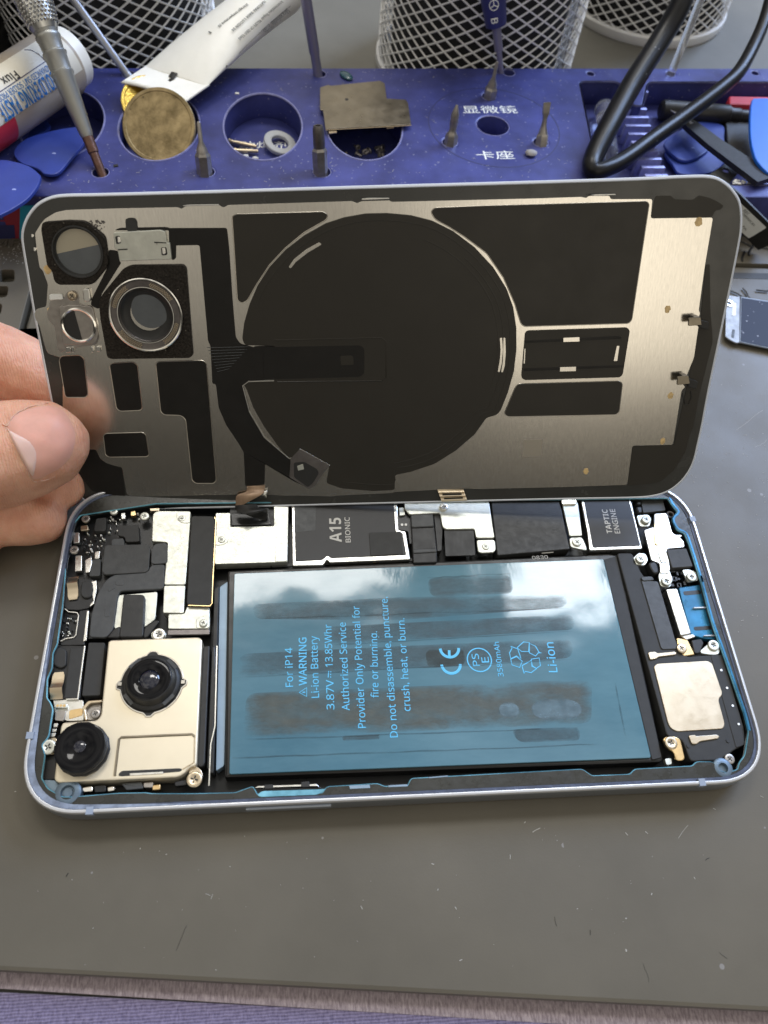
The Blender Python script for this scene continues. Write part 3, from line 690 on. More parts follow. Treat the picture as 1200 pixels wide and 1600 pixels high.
o = BENCH.at(*A(455,590)[0], 6.2); lathe('corner_boss', [(2.4, 4), (2.4, 6.2), (2.1, 6.4), (1.3, 6.4), (1.1, 5.8), (.9, 5.8), (.8, 6.1), (0, 6.1)], 'bluegrey', ph, o=(o.x, o.y, 0), n=28)
part('corner_floor', A(205,470, 330,470, 370,515, 520,505, 570,560, 520,635, 420,640, 270,560), 5.2, 1.5, 'paleblue', .8, .2)
part('corner_pocket', A(215,250, 345,245, 335,465, 205,465), 4.6, 1.0, 'black', .4)
# ---- top left boards and flexes
for px, h, m in ((Q1(320,160, 385,153, 380,232, 372,240, 306,238), 5.1, 'softblack'), (Q1(455,205, 585,199, 592,298, 580,304, 505,307, 500,275, 455,265), 5.2, 'softblack'),
                 (Q1(418,290, 492,282, 500,330, 415,335), 4.9, 'gray'), (Q1(300,415, 350,410, 345,520, 275,522), 5.0, 'tape')):
    part('board_chip', px, h, 2, m, .5, .12)
part('copper_pad_cover', Q1(372,335, 385,325, 640,320, 660,340, 650,480, 630,497, 375,512, 354,490), 5.5, .6, 'tape', .8, .2)
part('flex_tab', Q1(668,345, 690,318, 766,310, 768,440, 662,446), 5.7, .3, 'gray', 1.0, .12)
part('camera_flex', Q1(276,902, 290,760, 330,625, 380,545, 430,512, 640,498, 665,448, 752,445, 744,600, 470,614, 455,650, 428,855, 384,905), 5.4, .7, 'gray', .8, .2)
for px in (Q1(440,550, 495,550, 495,578, 440,578), Q1(390,600, 430,575, 445,590, 400,620), Q1(375,720, 408,718, 405,775, 372,777)): part('flex_emboss', px, 5.47, .12, 'gray', .5, .06)
part('steel_patch', Q1(455,640, 705,618, 690,790, 620,842, 432,848), 4.8, .5, 'nickel', .5, .1)
part('black_cushion', Q1(490,640, 500,634, 612,634, 626,650, 616,890, 606,902, 470,902, 464,890), 5.9, 1.5, 'black', .7, .25)
part('flex_tail', Q1(430,850, 470,830, 470,905, 385,905), 5.6, .6, 'black', .5, .25)
part('flex_tail', Q1(620,842, 690,792, 720,800, 640,905, 612,905), 5.4, .6, 'black', .5, .25)
part('board_slot', Q1(768,858, 1030,852, 1030,884, 768,888), 4.9, .5, 'bitdark', .2)
part('edge_contact', Q1(222,205, 268,198, 276,232, 222,238), 5.2, .6, 'palegold', .4, .15)
for px in (Q1(176,248, 215,246, 216,312, 178,315), Q1(190,392, 232,388, 230,488, 186,490), Q1(475,125, 503,122, 503,162, 478,165), Q1(312,368, 345,362, 340,410, 310,412), Q1(252,420, 292,398, 295,440, 278,498, 254,500)):
    part('board_contact', px, 5.2, 1, 'steel', .25, .12)
part('board_contact', Q1(536,112, 566,110, 570,140, 536,146), 5.3, 1, 'gold', .3, .12)
part('board_contact', Q1(655,96, 718,94, 716,112, 657,114), 5.6, 1, 'palegold', .2, .12)
zones = [(380, 640, 120, 165, 14), (385, 450, 165, 250, 10), (230, 350, 235, 330, 16), (240, 345, 320, 400, 14), (345, 375, 260, 300, 3), (100, 205, 765, 900, 22)]
for x0, x1, y0, y1, n in zones:
    for _ in range(n):
        x, y = random.uniform(x0, x1), random.uniform(y0, y1); w, hh = random.choice(((7, 11), (10, 7), (6, 8), (13, 9)))
        part('board_component', Q1(x, y, x+w, y, x+w, y+hh, x, y+hh), 4.3, .8, random.choice(('steel', 'white', 'nickel', 'gray', 'pcb')), .06, .05)
part('button_board', Hh(195,60, 500,100, 470,330, 420,372, 330,390, 210,385, 170,340), 4.9, 2, 'black', .4, .15)
part('button_board', Hh(330,395, 425,380, 380,690, 385,725, 150,730, 150,680, 290,640, 325,440), 4.9, 2, 'black', .3, .15)
part('button_board', Hh(110,720, 385,732, 340,1240, 50,1250, 60,960, 80,790), 4.7, 2, 'black', .3, .15)
part('dark_cover', Hh(245,755, 375,750, 310,1238, 185,1235), 5.1, .5, 'softblack', .3, .12)
part('dark_cover', Hh(420,700, 578,700, 530,1210, 355,1215), 5.0, 2, 'softblack', .4, .15)
for px in (Hh(430,120, 495,105, 500,180, 470,330, 430,360, 440,330, 470,300), Hh(405,395, 425,395, 400,680, 370,690), Hh(376,732, 390,732, 322,1248, 200,1252, 200,1240, 310,1236)):
    part('steel_rim', px, 5.15, .5, 'steel', .12, .05)
bm = bmesh.new(); add_tube(bm, [BENCH.at(*p, 5.1) for p in Hh(190,375, 230,408, 310,415, 326,440, 300,630, 280,652, 200,665, 155,690)], .16, 6); link('pocket_rim', bm, 'steel', ph)
def oval(px, h, th, m, nm):
    part(nm, px, h, th, m, 1.6, .25)
oval(Hh(350,110, 455,100, 465,200, 445,265, 380,275, 340,240), 5.5, 1, 'softblack', 'rubber_pad')
oval(Hh(80,770, 130,742, 210,765, 205,920, 150,950, 75,915), 5.4, 1, 'softblack', 'rubber_pad')
def spring(px0, px1, wpx, tip):
    """arched gold spring contact"""
    p, q = BENCH.at(*px0, 5.1), BENCH.at(*px1, 5.1); d = (q-p); ln = d.length; d.normalize(); s = Vector((-d.y, d.x, 0)); w = wpx/7.2/2
    bm = bmesh.new(); prev = None
    for t, z in ((0, 0), (.12, .2), (.22, .9), (.36, 1.25), (.5, .8), (.6, .5), (.85, .45), (1, .35)):
        c = p+d*ln*t; c.z = 5.0+z; ww = w*(1 if t < .9 else .75)
        row = [bm.verts.new(c+s*ww), bm.verts.new(c-s*ww)]
        if prev: bm.faces.new((prev[0], prev[1], row[1], row[0]))
        prev = row
    ex = bmesh.ops.extrude_face_region(bm, geom=bm.faces[:]); bmesh.ops.translate(bm, verts=[v for v in ex['geom'] if isinstance(v, bmesh.types.BMVert)], vec=(0, 0, -.18))
    return link('gold_spring', bm, 'palegold', ph)
spring(Hh(275,70)[0], Hh(275,292)[0], 15.5, 1); spring(Hh(110,1245)[0], Hh(140,990)[0], 17, 1)
part('terminal_block', Hh(95,1285, 215,1285, 210,1330, 92,1328), 5.4, 1, 'nickel', .2, .1)
for k in range(3):
    p = BENCH.at(*Hh(122+k*32, 1308)[0], 5.4); bm = bmesh.new(); add_prism(bm, circ(p, .28, 12), 5.44, .1); link('terminal_pin', bm, 'gold', ph)
part('ground_plate', Hh(80,1250, 370,1255, 375,1450, 215,1455, 100,1400), 4.6, 1, 'steel', .3)
part('gold_patch', Hh(235,1350, 365,1330, 365,1400, 230,1440), 4.7, .1, 'gold', .5)
part('solder_tab', Hh(100,1360, 205,1355, 180,1455, 95,1450), 5.0, .5, 'bit', .3)
for k, px in enumerate((Q2(165,562, 190,562, 186,585, 162,587), Q2(155,595, 182,595, 178,612, 152,614), Q2(145,620, 176,618, 170,640, 140,642))): part('board_contact', px, 5.2, .5, 'steel', .15)
# ---- rear camera module
cam = part('camera_module', Q2(484,84, 500,74, 1015,57, 1035,72, 1002,812, 962,820, 926,862, 888,880, 190,911, 166,893, 206,580, 218,558, 415,545, 440,518), 6.6, 4.8, 'camplate', .8, .3)
cam['label'] = 'cream metal camera module with two black lenses'
part('pocket', Q2(548,655, 980,630, 988,650, 985,792, 918,832, 545,868, 522,868), 6.63, .2, 'camplate', .6, .05, cam)
def wallpath(px, h, r, m, nm, closed=False):
    bm = bmesh.new(); add_tube(bm, [BENCH.at(*p, h) for p in px], r, 6, closed); return link(nm, bm, m, cam)
wallpath(Q2(522,870, 548,655, 560,645, 975,627, 990,640), 6.68, .24, 'shield', 'pocket_rim')  # darker upper edge stands in for the shade of a sunken pocket
wallpath(Q2(990,640, 987,792, 920,832), 6.66, .12, 'palegold', 'pocket_rim')
part('pocket_gap', Q2(540,868, 560,842, 905,826, 920,834, 905,846, 560,874), 6.66, .05, 'ink', .5, 0, cam)
part('pocket_bar', Q2(610,856, 805,846, 805,858, 610,870), 6.74, .1, 'steel', .1, .04, cam)
def lensring(c_px, name, rr, parent):
    c = BENCH.at(*c_px, 6.6); bm = bmesh.new(); n = 96; a, b = [], []
    for k in range(n):
        t = 2*math.pi*k/n; r = rr
        for a0, w, dr in ((math.pi/2+.06, .17, .62), (math.pi+.05, .15, .75), (-math.pi/2, .15, .62), (-.02, .13, .75)):
            dd = abs((t-a0+math.pi) % (2*math.pi)-math.pi)
            if dd < w: r = rr+dr*min(1, (w-dd)/(w*.35))
        a.append(Vector((c.x+r*math.cos(t), c.y+r*math.sin(t))))
    add_prism(bm, a, 6.69, .2, .05); o = link(name, bm, 'ink', parent)
    bm = bmesh.new(); add_tube(bm, [(p.x, p.y, 6.68) for p in a], .2, 6, True); link(name+'_edge', bm, 'chrome', parent); return c
c = lensring(Q2(740,330)[0], 'lens_seat', 6.1, cam)
lathe('lens_barrel', [(5.7, 6.6), (5.7, 7.3), (5.4, 7.6), (5.0, 7.7), (4.7, 8.3), (4.45, 9.3), (4.2, 9.5)], 'black', cam, o=(c.x, c.y, 0), n=64)
lathe('lens_face', [(4.3, 9.4), (3.9, 9.55), (3.0, 9.5), (2.0, 9.2), (1.95, 9.0)], 'glass', cam, o=(c.x, c.y, 0), n=64)
lathe('lens_glass', [(2.0, 9.0), (1.6, 9.25), (1.0, 9.4), (0, 9.46)], 'lensblue', cam, o=(c.x, c.y, 0), n=40)
for k, a0 in enumerate((.75, 2.3, 3.85, 5.5)):
    bm = bmesh.new(); R = Matrix.Rotation(a0, 3, 'Z'); add_box(bm, Vector((c.x, c.y, 7.5))+R@Vector((5.3, 0, 0)), (.7, 2.6, .5), R); link('barrel_clip', bm, 'gray', cam)
for a0 in (0, math.pi): bm = bmesh.new(); add_box(bm, (c.x+6.2*math.cos(a0), c.y+6.2*math.sin(a0), 6.85), (.7, .7, .4)); link('seat_pin', bm, 'chrome', cam)
c = BENCH.at(*Q2(340,722)[0], 6.6)
lathe('wide_lens_barrel', [(5.0, 6.5), (5.0, 7.0), (4.75, 7.2), (4.75, 8.0), (4.9, 8.15), (4.9, 8.5), (4.7, 8.6), (4.8, 9.3), (4.6, 9.6)], 'black', cam, o=(c.x, c.y, 0), n=14, angle=50)
lathe('wide_lens_face', [(4.6, 9.58), (4.0, 9.66), (2.4, 9.6), (1.6, 9.3), (0, 9.5)], 'glass', cam, o=(c.x, c.y, 0), n=56)
lathe('wide_lens_glass', [(1.1, 9.45), (.7, 9.6), (0, 9.66)], 'lensblue', cam, o=(c.x, c.y, 0), n=30)
part('screw_lug', Q2(735,20, 820,20, 825,62, 735,70), 5.3, .5, 'nickel', 1, .1)
part('screw_lug', Q2(88,680, 110,655, 185,640, 180,745, 110,748), 5.0, .5, 'palegold', 1, .1)
part('screw_lug', Q2(955,830, 1005,812, 1040,850, 1030,925, 960,935), 5.6, .5, 'palegold', 1.2, .1)
part('camera_hook', Q2(345,545, 330,470, 365,430, 445,424, 445,440, 378,447, 350,478, 362,545), 5.6, .8, 'palegold', .3, .15)
part('hook_floor', Q2(350,450, 440,430, 440,540, 355,545), 4.6, .5, 'bit', .3)
part('side_rail', Q2(1040,110, 1080,105, 1050,800, 1035,820, 1005,815), 5.6, 3, 'black', .5, .25)
part('side_rail', Q2(1090,110, 1112,108, 1118,400, 1085,830, 1060,830), 5.2, 3, 'pcb', .4, .25)
wallpath(Q2(1122,110, 1110,580, 1085,690, 1075,930), 5.2, .2, 'steel', 'rail_edge').parent = ph
for px, m in ((Q2(330,940, 390,930, 395,962, 335,965), 'chrome'), (Q2(478,938, 520,930, 522,958, 480,962), 'chrome'), (Q2(742,925, 790,920, 790,952, 742,955), 'gold'), (Q2(560,915, 680,905, 690,945, 590,955), 'gray'), (Q2(690,910, 750,905, 745,940, 690,940), 'bit'), (Q2(872,905, 945,893, 945,925, 875,932), 'ink'), (Q2(400,930, 470,925, 470,965, 405,968), 'pcb')):
    part('bottom_contact', px, 5.4, 1.4, m, .3, .15)
BB = Z(380, 1180, 3.75)
part('sim_wire', BB(60,195, 85,180, 430,168, 450,190, 430,182, 90,192), 6.3, .3, 'steel', .1, .08)
for px in (BB(122,172, 175,170, 176,196, 124,198), BB(338,156, 388,152, 390,186, 340,188)): part('wire_clip', px, 6.5, .6, 'ink', .2, .1)
part('blue_slot', BB(80,232, 110,210, 440,200, 480,196, 470,215, 430,232, 100,245), 6.42, .2, 'cyan', .5, .05)
for px in (BB(620,178, 740,172, 745,192, 625,198), BB(850,176, 960,170, 965,182, 850,188), BB(1085,128, 1200,118, 1200,126, 1088,136)): part('blue_tab', px, 6.45, .3, 'paleblue', .1, .05)
# ---- screws
for px, r, m in ((Q1(255,160), .95, 'bit'), (Q1(345,105), .9, 'bitdark'), (Q1(430,114), .9, 'nickel'), (Q1(622,144), 1.05, 'nickel'), (Q1(182,354), 1.0, 'bit'), (Q1(710,882), 1.35, 'steel'),
                 (Q2(130,700), 1.45, 'nickel'), (Q2(988,890), 1.5, 'palegold'), (Q2(408,505), .95, 'bit'), (Q4(455,165), 1.0, 'steel'), (Q5(640,245), 1.05, 'nickel'), (Q5(605,490), 1.1, 'nickel'),
                 (Q5(768,630), 1.15, 'nickel'), (Q5(925,603), 1.15, 'nickel'), (Q5(207,385), 1.1, 'nickel'), (Q6(555,541), 1.1, 'palegold'), (Q6(795,518), 1.25, 'nickel'), (Q6(475,1250), 1.3, 'palegold'), (Q6(915,1370), 1.05, 'bit')):
    screw(BENCH, *px[0], 6.15, r, ph, m)
for px in (Q1(857,158), Q3(104,371), Q4(716,414), Q1(990,812)): screw(BENCH, *px[0], 5.75, .85, ph, 'nickel', 'recessed_screw')
part('screw_tab', Q1(945,790, 975,770, 1030,768, 1030,845, 945,848), 5.3, .4, 'nickel', .6, .1)

# ------------------------------------------------------------------ BACK COVER
CO = Vector((0, -34.2, 0))
cv = empty('phone_back_cover', RG @ CO + TG, 'lifted phone back cover held upright, showing its steel plate and round black coil', 'back cover', rot=RG)
G = [(150,305.6),(220,303.8),(350,300.2),(600,292.7),(850,285.6),(998,280.6),(1070,277.2),(1110,277.6),(1131,286),(1147,302),(1155.7,320),(1157.6,350),(1152,390),(1126.7,514),(1106.5,610),(1097,661),(1090,693),(1084,718),(1076,736),(1062.7,753),(1044,766.7),(1020,774.3),(980,777.2),(850,779.6),(525,787.5),(367,791.7),(219,794.7),(176,794.3),(153,790.7),(134.7,782.7),(121,770.7),(110.7,756),(103.3,737),(82,630),(56,498),(45,434),(37.5,390),(35.3,370),(38,354),(45,338),(56.7,323),(70,314),(86.7,308.3),(110,306.3)]
gl = [p-Vector((0, -34.2)) for p in COVER.l2(G, 0)]
cen = sum(gl, Vector((0, 0)))/len(gl)
gl = smooth_loop(gl, 5)
bm = bmesh.new(); add_prism(bm, gl, 0, .9, .15); link('glass_panel', bm, 'glassborder', cv)
bm = bmesh.new(); add_tube(bm, [(p.x, p.y, -.35) for p in gl], .42, 8, True); link('edge_rim', bm, 'rim', cv)
def cpart(name, px, h, th, m, r=.4, bev=.04, parent=None):
    return slab(COVER, name, px, h, th, m, parent or cv, r, bev, off=(0, -34.2))
K1 = Z(20, 280, 6); K2 = Z(30, 280, 3); K3 = Z(350, 280, 2.4); K4 = Z(760, 280, 2.7273); K5 = Z(760, 500, 2.7273); K6 = Z(350, 500, 2.4); K7 = Z(60, 540, 3); K8 = Z(0, 200, 5.3333)
plate_px = (K1(210,505, 262,420, 300,372, 400,312, 500,290, 700,280)+K2(300,142, 450,137, 745,131, 762,140, 775,129, 790,124, 935,118, 950,131, 965,131, 978,121)
  + K3(482,82, 500,91, 515,82, 620,79, 628,85)+[(850,309.6)]+K4(405,75, 425,80, 435,71, 525,70, 530,85, 708,84, 700,167, 966,163, 932,365, 905,560, 912,572, 898,600)
  + K5(905,20, 885,160, 838,275, 848,285, 832,300, 795,532, 622,536, 600,703)+[(850,762), (757,764)]+K6(905,632, 640,645, 620,650, 440,658, 400,662)+[(384,772.5), (205,776.8), (198,772)]
  + K7(393,572, 360,564, 320,552, 290,530, 270,487, 190,487)+[(98,640), (98,560)]+K8(400,1500+380, 380,1840, 360,1770, 330,1650, 300,1600, 285,1555, 300,1510, 385,1490, 398,1300, 355,1185, 330,1165, 305,1010, 292,890))
pl = [p-Vector((0, -34.2)) for p in COVER.l2(plate_px, .15)]
bm = bmesh.new(); add_prism(bm, rc(pl, .5, 3), .15, .1, .03); link('steel_plate', bm, 'plate', cv)
H0 = .19
cpart('graphite_sheet', K3(30,140, 45,131, 372,122, 390,134, 384,152, 300,200, 230,258, 172,320, 122,395, 88,455, 68,466, 50,455), H0, .03, 'film', .6)
circ_px = K3(68,600, 75,540, 95,470, 125,400, 170,330, 230,265, 300,211, 380,166, 450,143, 530,129, 610,127, 700,135, 780,155, 860,195, 940,255, 1010,330, 1060,410, 1085,480, 1097,560, 1097,640, 1088,720, 1065,800, 1038,868, 1022,885, 985,895)+K6(940,430, 870,490, 790,540, 700,570, 641,582, 640,638, 560,642, 440,632, 384,612, 395,545, 335,507, 285,483, 262,515, 240,515, 200,470, 150,400, 110,330, 85,262, 72,240, 90,228, 195,225, 192,98, 78,95)
cpart('charging_coil', circ_px, .42, .3, 'film', .6, .1)
cpart('coil_trench', K6(150,102, 512,95, 526,108, 526,200, 512,213, 150,224), .45, .05, 'film2', .5, .02)
cpart('coil_terminal', K6(436,135, 480,133, 486,145, 486,168, 438,170), .50, .05, 'film', .3)
bm = bmesh.new(); add_tube(bm, [COVER.at(*p, .40)-CO for p in K6(190,75, 590,66, 610,80, 608,215, 590,228, 200,232)], .13, 5); link('coil_ridge', bm, 'film', cv)
cc = COVER.at(597, 545, .4)-CO
for f, i0, i1 in ((.95, 2, 33), (.86, 12, 22), (.90, 14, 30)):
    pp = [COVER.at(*p, .4)-CO for p in circ_px[i0:i1]]
    bm = bmesh.new(); add_tube(bm, smooth_loop([(cc.x+(p.x-cc.x)*f, cc.y+(p.y-cc.y)*f, .40) for p in pp], 3, False), .14, 5, flat=.4); link('coil_ridge', bm, 'film', cv)
for px in (K3(242,330, 262,300, 310,262, 358,236, 366,245, 315,275, 270,310, 250,335), K3(1034,596, 1043,594, 1046,640, 1042,690, 1034,724, 1026,722, 1034,680, 1037,640), K3(1048,594, 1055,595, 1057,650, 1053,700, 1046,724, 1039,724, 1046,680)):
    cpart('alignment_slot', px, .48, .06, 'plate', .2, .02)
cpart('graphite_sheet', K3(775,122, 790,107)+K4(0,113, 682,94, 694,106, 620,600, 606,615, 160,628, 146,615, 120,530, 72,420, 0,315)+K3(900,215, 845,180, 790,150), H0, .03, 'film', .8)
cpart('alignment_magnet', K4(176,645, 600,632, 612,645, 582,832, 570,845, 162,857, 149,845, 165,656), .38, .25, 'film', .8, .08)
for px in (K4(165,688, 560,668, 575,672, 575,680, 165,698), K4(160,806, 585,792, 584,802, 158,818)): cpart('magnet_ridge', px, .46, .1, 'film2', .3, .05)
for px in (K4(328,676, 397,673, 397,692, 328,694), K4(314,801, 382,799, 382,818, 313,820), K4(556,710, 567,710, 558,775, 542,775), K4(162,722, 167,722, 164,786, 158,786)): cpart('magnet_clip', px, .5, .12, 'plate', .1, .03)
cpart('graphite_sheet', K5(122,288, 135,272, 568,260, 580,272, 566,392, 552,404, 90,413, 75,400), H0, .03, 'film', .8)
cpart('dark_pad', K4(718,80, 725,71, 790,70, 800,86, 885,88, 905,68, 960,82, 1012,112, 1000,130, 975,132, 962,162, 703,165), .10, .06, 'film', .5)
cpart('dark_pad', K5(623,538, 800,533, 912,20)+K4(915,575, 935,365, 952,362, 955,560, 965,690)+K5(905,330, 880,465, 868,480, 850,560, 800,640, 740,690, 660,702, 602,704), .12, .06, 'film', .5)
cpart('dark_pad', K7(207,486, 266,487, 288,532, 330,560, 390,572, 408,708, 330,712, 250,680, 198,615, 182,555), .14, .06, 'film2', .5)
for px in (K7(100,60, 110,48, 195,44, 215,62, 233,230, 220,243, 126,243, 97,72), K7(333,92, 345,82, 445,76, 465,92, 488,292, 478,304, 385,308, 366,296),
           K7(550,85, 562,75, 770,69, 788,82, 834,632, 822,646, 738,646, 720,632, 690,345, 668,327, 590,325, 573,310), K7(304,422, 315,412, 490,407, 505,420, 519,512, 507,521, 330,523, 314,512)):
    cpart('graphite_sheet', px, H0, .03, 'film2', .7)
# black ribbon running from the connector to the coil and out over the bottom edge
flex_px = K2(700,229, 974,228, 985,330, 1000,560, 1015,740, 1035,770, 1100,788)+[(398,541), (430,540), (430,592), (398,595)]+K7(975,168, 955,190, 990,310, 1058,430, 1180,534, 1190,560)+K6(250,598, 320,632)+K7(1062,555, 1060,652, 970,660, 962,500, 940,462, 880,372, 845,292, 832,182, 815,178, 806,0)+K2(885,760, 845,309, 730,311, 715,370, 705,370)
cpart('coil_flex', flex_px, .24, .06, 'film2', .5, .02)
for k in range(9):
    bm = bmesh.new(); y = 812+k*22
    a, b = COVER.at(*K2(880+k*6, 790+k*14)[0], .26)-CO, COVER.at(*K2(1080-k*12, 785+k*13)[0], .26)-CO
    add_tube(bm, [a, b], .05, 4); link('flex_trace', bm, 'gray', cv)
bm = bmesh.new(); add_tube(bm, [COVER.at(*p, .32)-CO for p in K7(1105,164, 985,168, 958,188, 990,310, 1060,430, 1175,528)+K6(262,515, 285,483, 397,545)], .16, 6); link('coil_edge_trim', bm, 'steel', cv)
cpart('sensor_bracket', K6(250,520, 285,484, 397,545, 360,592, 345,620, 318,634, 245,590), .5, .3, 'bitdark', .3)
cpart('sensor_box', K6(262,535, 300,532, 350,560, 356,575, 335,610, 315,628, 262,590), .6, .2, 'ink', .5)
cpart('sensor_chip', K6(274,548, 296,540, 300,560, 278,565), .7, .2, 'nickel', .1)
# connector shield
cpart('black_tab', K2(497,188, 512,181, 540,181, 552,195, 556,245, 500,245), .35, .2, 'softblack', .8)
cpart('shield_base', K2(445,240, 470,228, 690,224, 735,240, 735,372, 716,382, 705,240), .3, .1, 'film2', .5)
shp = K2(441,250, 660,238, 684,246, 690,300, 632,300, 632,305, 664,320, 664,356, 706,360, 712,374, 470,384, 462,335, 508,330, 508,325, 446,325)
cpart('connector_shield', K2(441,250, 660,238, 684,246, 692,298, 706,298, 714,376, 470,385, 460,332, 446,325), 1.0, .75, 'nickel', .3, .12)
for px in (K2(449,268, 472,264, 478,300, 455,305), K2(664,320, 690,318, 695,355, 668,358)): cpart('shield_window', px, 1.03, .1, 'ink', .3, 0)
for px in (K2(462,328, 508,325, 508,331, 462,334), K2(632,293, 690,296, 690,301, 633,299)): cpart('shield_slit', px, 1.02, .05, 'ink', .05, 0)
for px in (K2(460,270, 472,270, 476,296, 462,298), K2(668,322, 684,322, 686,350, 672,352)): cpart('shield_hook', px, 1.3, .2, 'chrome', .2, .05)
cpart('ribbon', K2(418,330, 462,335, 470,385, 478,392, 385,540, 375,610, 350,600, 335,590, 340,560, 420,400), .25, .08, 'film2', .5)
# camera openings
for o_ in [o for o in cv.children if o.name.startswith(('graphite_sheet', 'alignment_magnet'))]:
    me_ = o_.data; top = max(me_.polygons, key=lambda p: (round(p.normal.z, 2), p.area)); vv = [me_.vertices[i].co/S for i in top.vertices]
    bm = bmesh.new(); add_tube(bm, [(v.x, v.y, .17) for v in vv], .10, 5, True); link('cutout_edge', bm, 'edge', o_)
def gasket(px, c_px, rh, rin, name='foam_gasket'):
    pts = rc([p-Vector((0, -34.2)) for p in COVER.l2(px, 1.0)], .9); c = COVER.at(*c_px, 1.0)-CO
    fill([pts, circ(c, rh, 48)], 1.0, .85, name, 'foam', cv, .15); return c
c = gasket(K8(340,845, 350,795, 370,783, 560,770, 690,775, 740,800, 866,905, 876,960, 900,1130, 890,1160, 775,1300, 740,1308, 490,1308, 452,1282, 430,1190, 390,1150), K8(645,1035)[0], 4.95, 0)
lathe('lens_tunnel', [(5.0, .9), (4.95, 1.15), (4.7, 1.15), (4.55, .35), (4.3, .3)], 'softblack', cv, o=(c.x, c.y, 0), n=56)
c1 = COVER.at(*K8(658,1022)[0], .2)-CO
bm = bmesh.new(); add_prism(bm, circ(c1, 4.5, 48), .22, .05); link('lens_window', bm, 'window', cv)
half = [Vector((c1.x+4.45*math.cos(t), c1.y+4.45*math.sin(t)+.0)) for t in [math.radians(14+k*172/30) for k in range(31)]]
bm = bmesh.new(); add_prism(bm, half, .25, .03); link('lens_cream_half', bm, 'windowcream', cv)  # cream half of the view in the lens, painted as a flat half disc
c = gasket(K2(372,580, 385,545, 488,418, 520,405, 765,402, 780,418, 812,828, 797,839, 432,844, 412,836, 380,660), K2(595,637)[0], 7.5, 0)
lathe('lens_ring', [(7.5, .9), (7.5, 1.5), (7.3, 1.6), (7.05, 1.55), (6.9, 1.3), (5.85, 1.25), (5.75, 1.45), (5.6, 1.45), (5.5, 1.1), (5.3, .8)], ['chrome', 'bitdark'], cv, o=(c.x, c.y, 0), n=64, mi=[0, 0, 0, 0, 1, 1, 0, 0, 1])
bm = bmesh.new()
for a0 in (50, 140, 230, 320):
    for k in range(-6, 7):
        for rr in (6.05, 6.35, 6.62):
            t = math.radians(a0+k*3.6+(1.8 if rr == 6.35 else 0)); add_box(bm, (c.x+rr*math.cos(t), c.y+rr*math.sin(t), 1.38), (.21, .21, .34), Matrix.Rotation(t, 3, 'Z'))
link('ring_knurls', bm, 'palegold', cv)
lathe('lens_tunnel', [(5.3, .8), (4.9, .5), (4.6, .3), (3.4, .26)], 'black', cv, o=(c.x, c.y, 0), n=48)
c2 = COVER.at(*K2(612,613)[0], .25)-CO
bm = bmesh.new(); add_prism(bm, circ(c2, 3.75, 40), .28, .05); link('lens_window', bm, 'window', cv)
# flash bracket
cpart('flash_bracket', K2(142,568, 205,566, 222,530, 250,518, 278,534, 282,585, 330,590, 348,612, 376,740, 362,776, 300,785, 215,800, 195,815, 182,800, 165,690, 135,660, 130,620, 142,600), .3, .15, 'bit', .5, .04)
cpart('flash_frame', K2(184,602, 200,590, 212,598, 222,590, 285,588, 300,597, 320,590, 344,602, 372,738, 356,772, 215,778, 202,764), .7, .45, 'bit', .9, .15)
c = COVER.at(*K2(279,684)[0], .75)-CO
lathe('flash_ring', [(3.55, .6), (3.55, 1.0), (3.3, 1.1), (3.05, 1.0), (2.95, .75), (0, .75)], ['chrome', 'bit'], cv, o=(c.x, c.y, 0), n=44, mi=[0, 0, 0, 0, 1])
half = [Vector((c.x+2.92*math.cos(t), c.y+2.92*math.sin(t))) for t in [math.radians(96+k*176/24) for k in range(25)]]
bm = bmesh.new(); add_prism(bm, half, .82, .06); link('flash_window', bm, 'ink', cv)
screw(COVER, *K2(246,548)[0], .9, .95, cv, 'palegold', off=(0, -34.2))
cpart('ground_pad', K2(141,541, 200,538, 205,562, 143,566), .6, .3, 'paper', .3)
cpart('ground_pad', K2(296,520, 306,511, 328,513, 337,574, 302,578), 1.0, .8, 'steel', .7, .2)
for px in (K2(218,788, 240,787, 243,812, 220,815), K2(243,786, 255,785, 257,812, 246,813), K2(334,786, 346,785, 350,812, 338,814), K2(360,785, 380,784, 382,808, 364,810)): cpart('flash_clip', px, .7, .5, 'chrome', .2, .08)
cpart('side_clip', K1(122,540, 150,528, 195,515, 210,520, 205,670, 150,685), .14, .05, 'glassborder', .4)
for px in (K1(170,518, 192,514, 196,545, 175,548), K1(192,640, 214,640, 218,675, 196,678)): cpart('side_clip_pin', px, .6, .5, 'chrome', .2, .08)
bm = bmesh.new()
for k in range(46):
    x, y = random.uniform(705, 860), random.uniform(385, 525)
    if (x-705)*140 < (y-385)*155*1.05-2500: continue
    p = COVER.at(*K1(x, y)[0], .2)-CO; add_box(bm, p, (random.uniform(.15, .5), random.uniform(.15, .3), .15), Matrix.Rotation(random.random()*3, 3, 'Z'))
link('weld_texture', bm, 'bitdark', cv)
for c_, r in ((K4(905,182), .95), (K4(772,555), .75), (K5(785,322), .75), (K5(752,516), .75), (K5(425,645), .75), (K1(325,850), .9), (K2(148,622), .9)):
    p = COVER.at(*c_[0], .2)-CO; bm = bmesh.new(); add_prism(bm, [Vector((q.x+random.uniform(-.12, .12), q.y+random.uniform(-.12, .12))) for q in circ(p, r*.8, 16, r)], .21, .05); link('glue_dot', bm, 'glue', cv)
for px in (K2(765,123, 800,119, 935,117, 935,122, 770,127), K3(516,73, 540,70, 620,70, 620,74, 517,78), K4(430,68, 470,64, 550,63, 552,67, 465,71)): cpart('top_clip', px, .9, .5, 'steel', .1, .05)
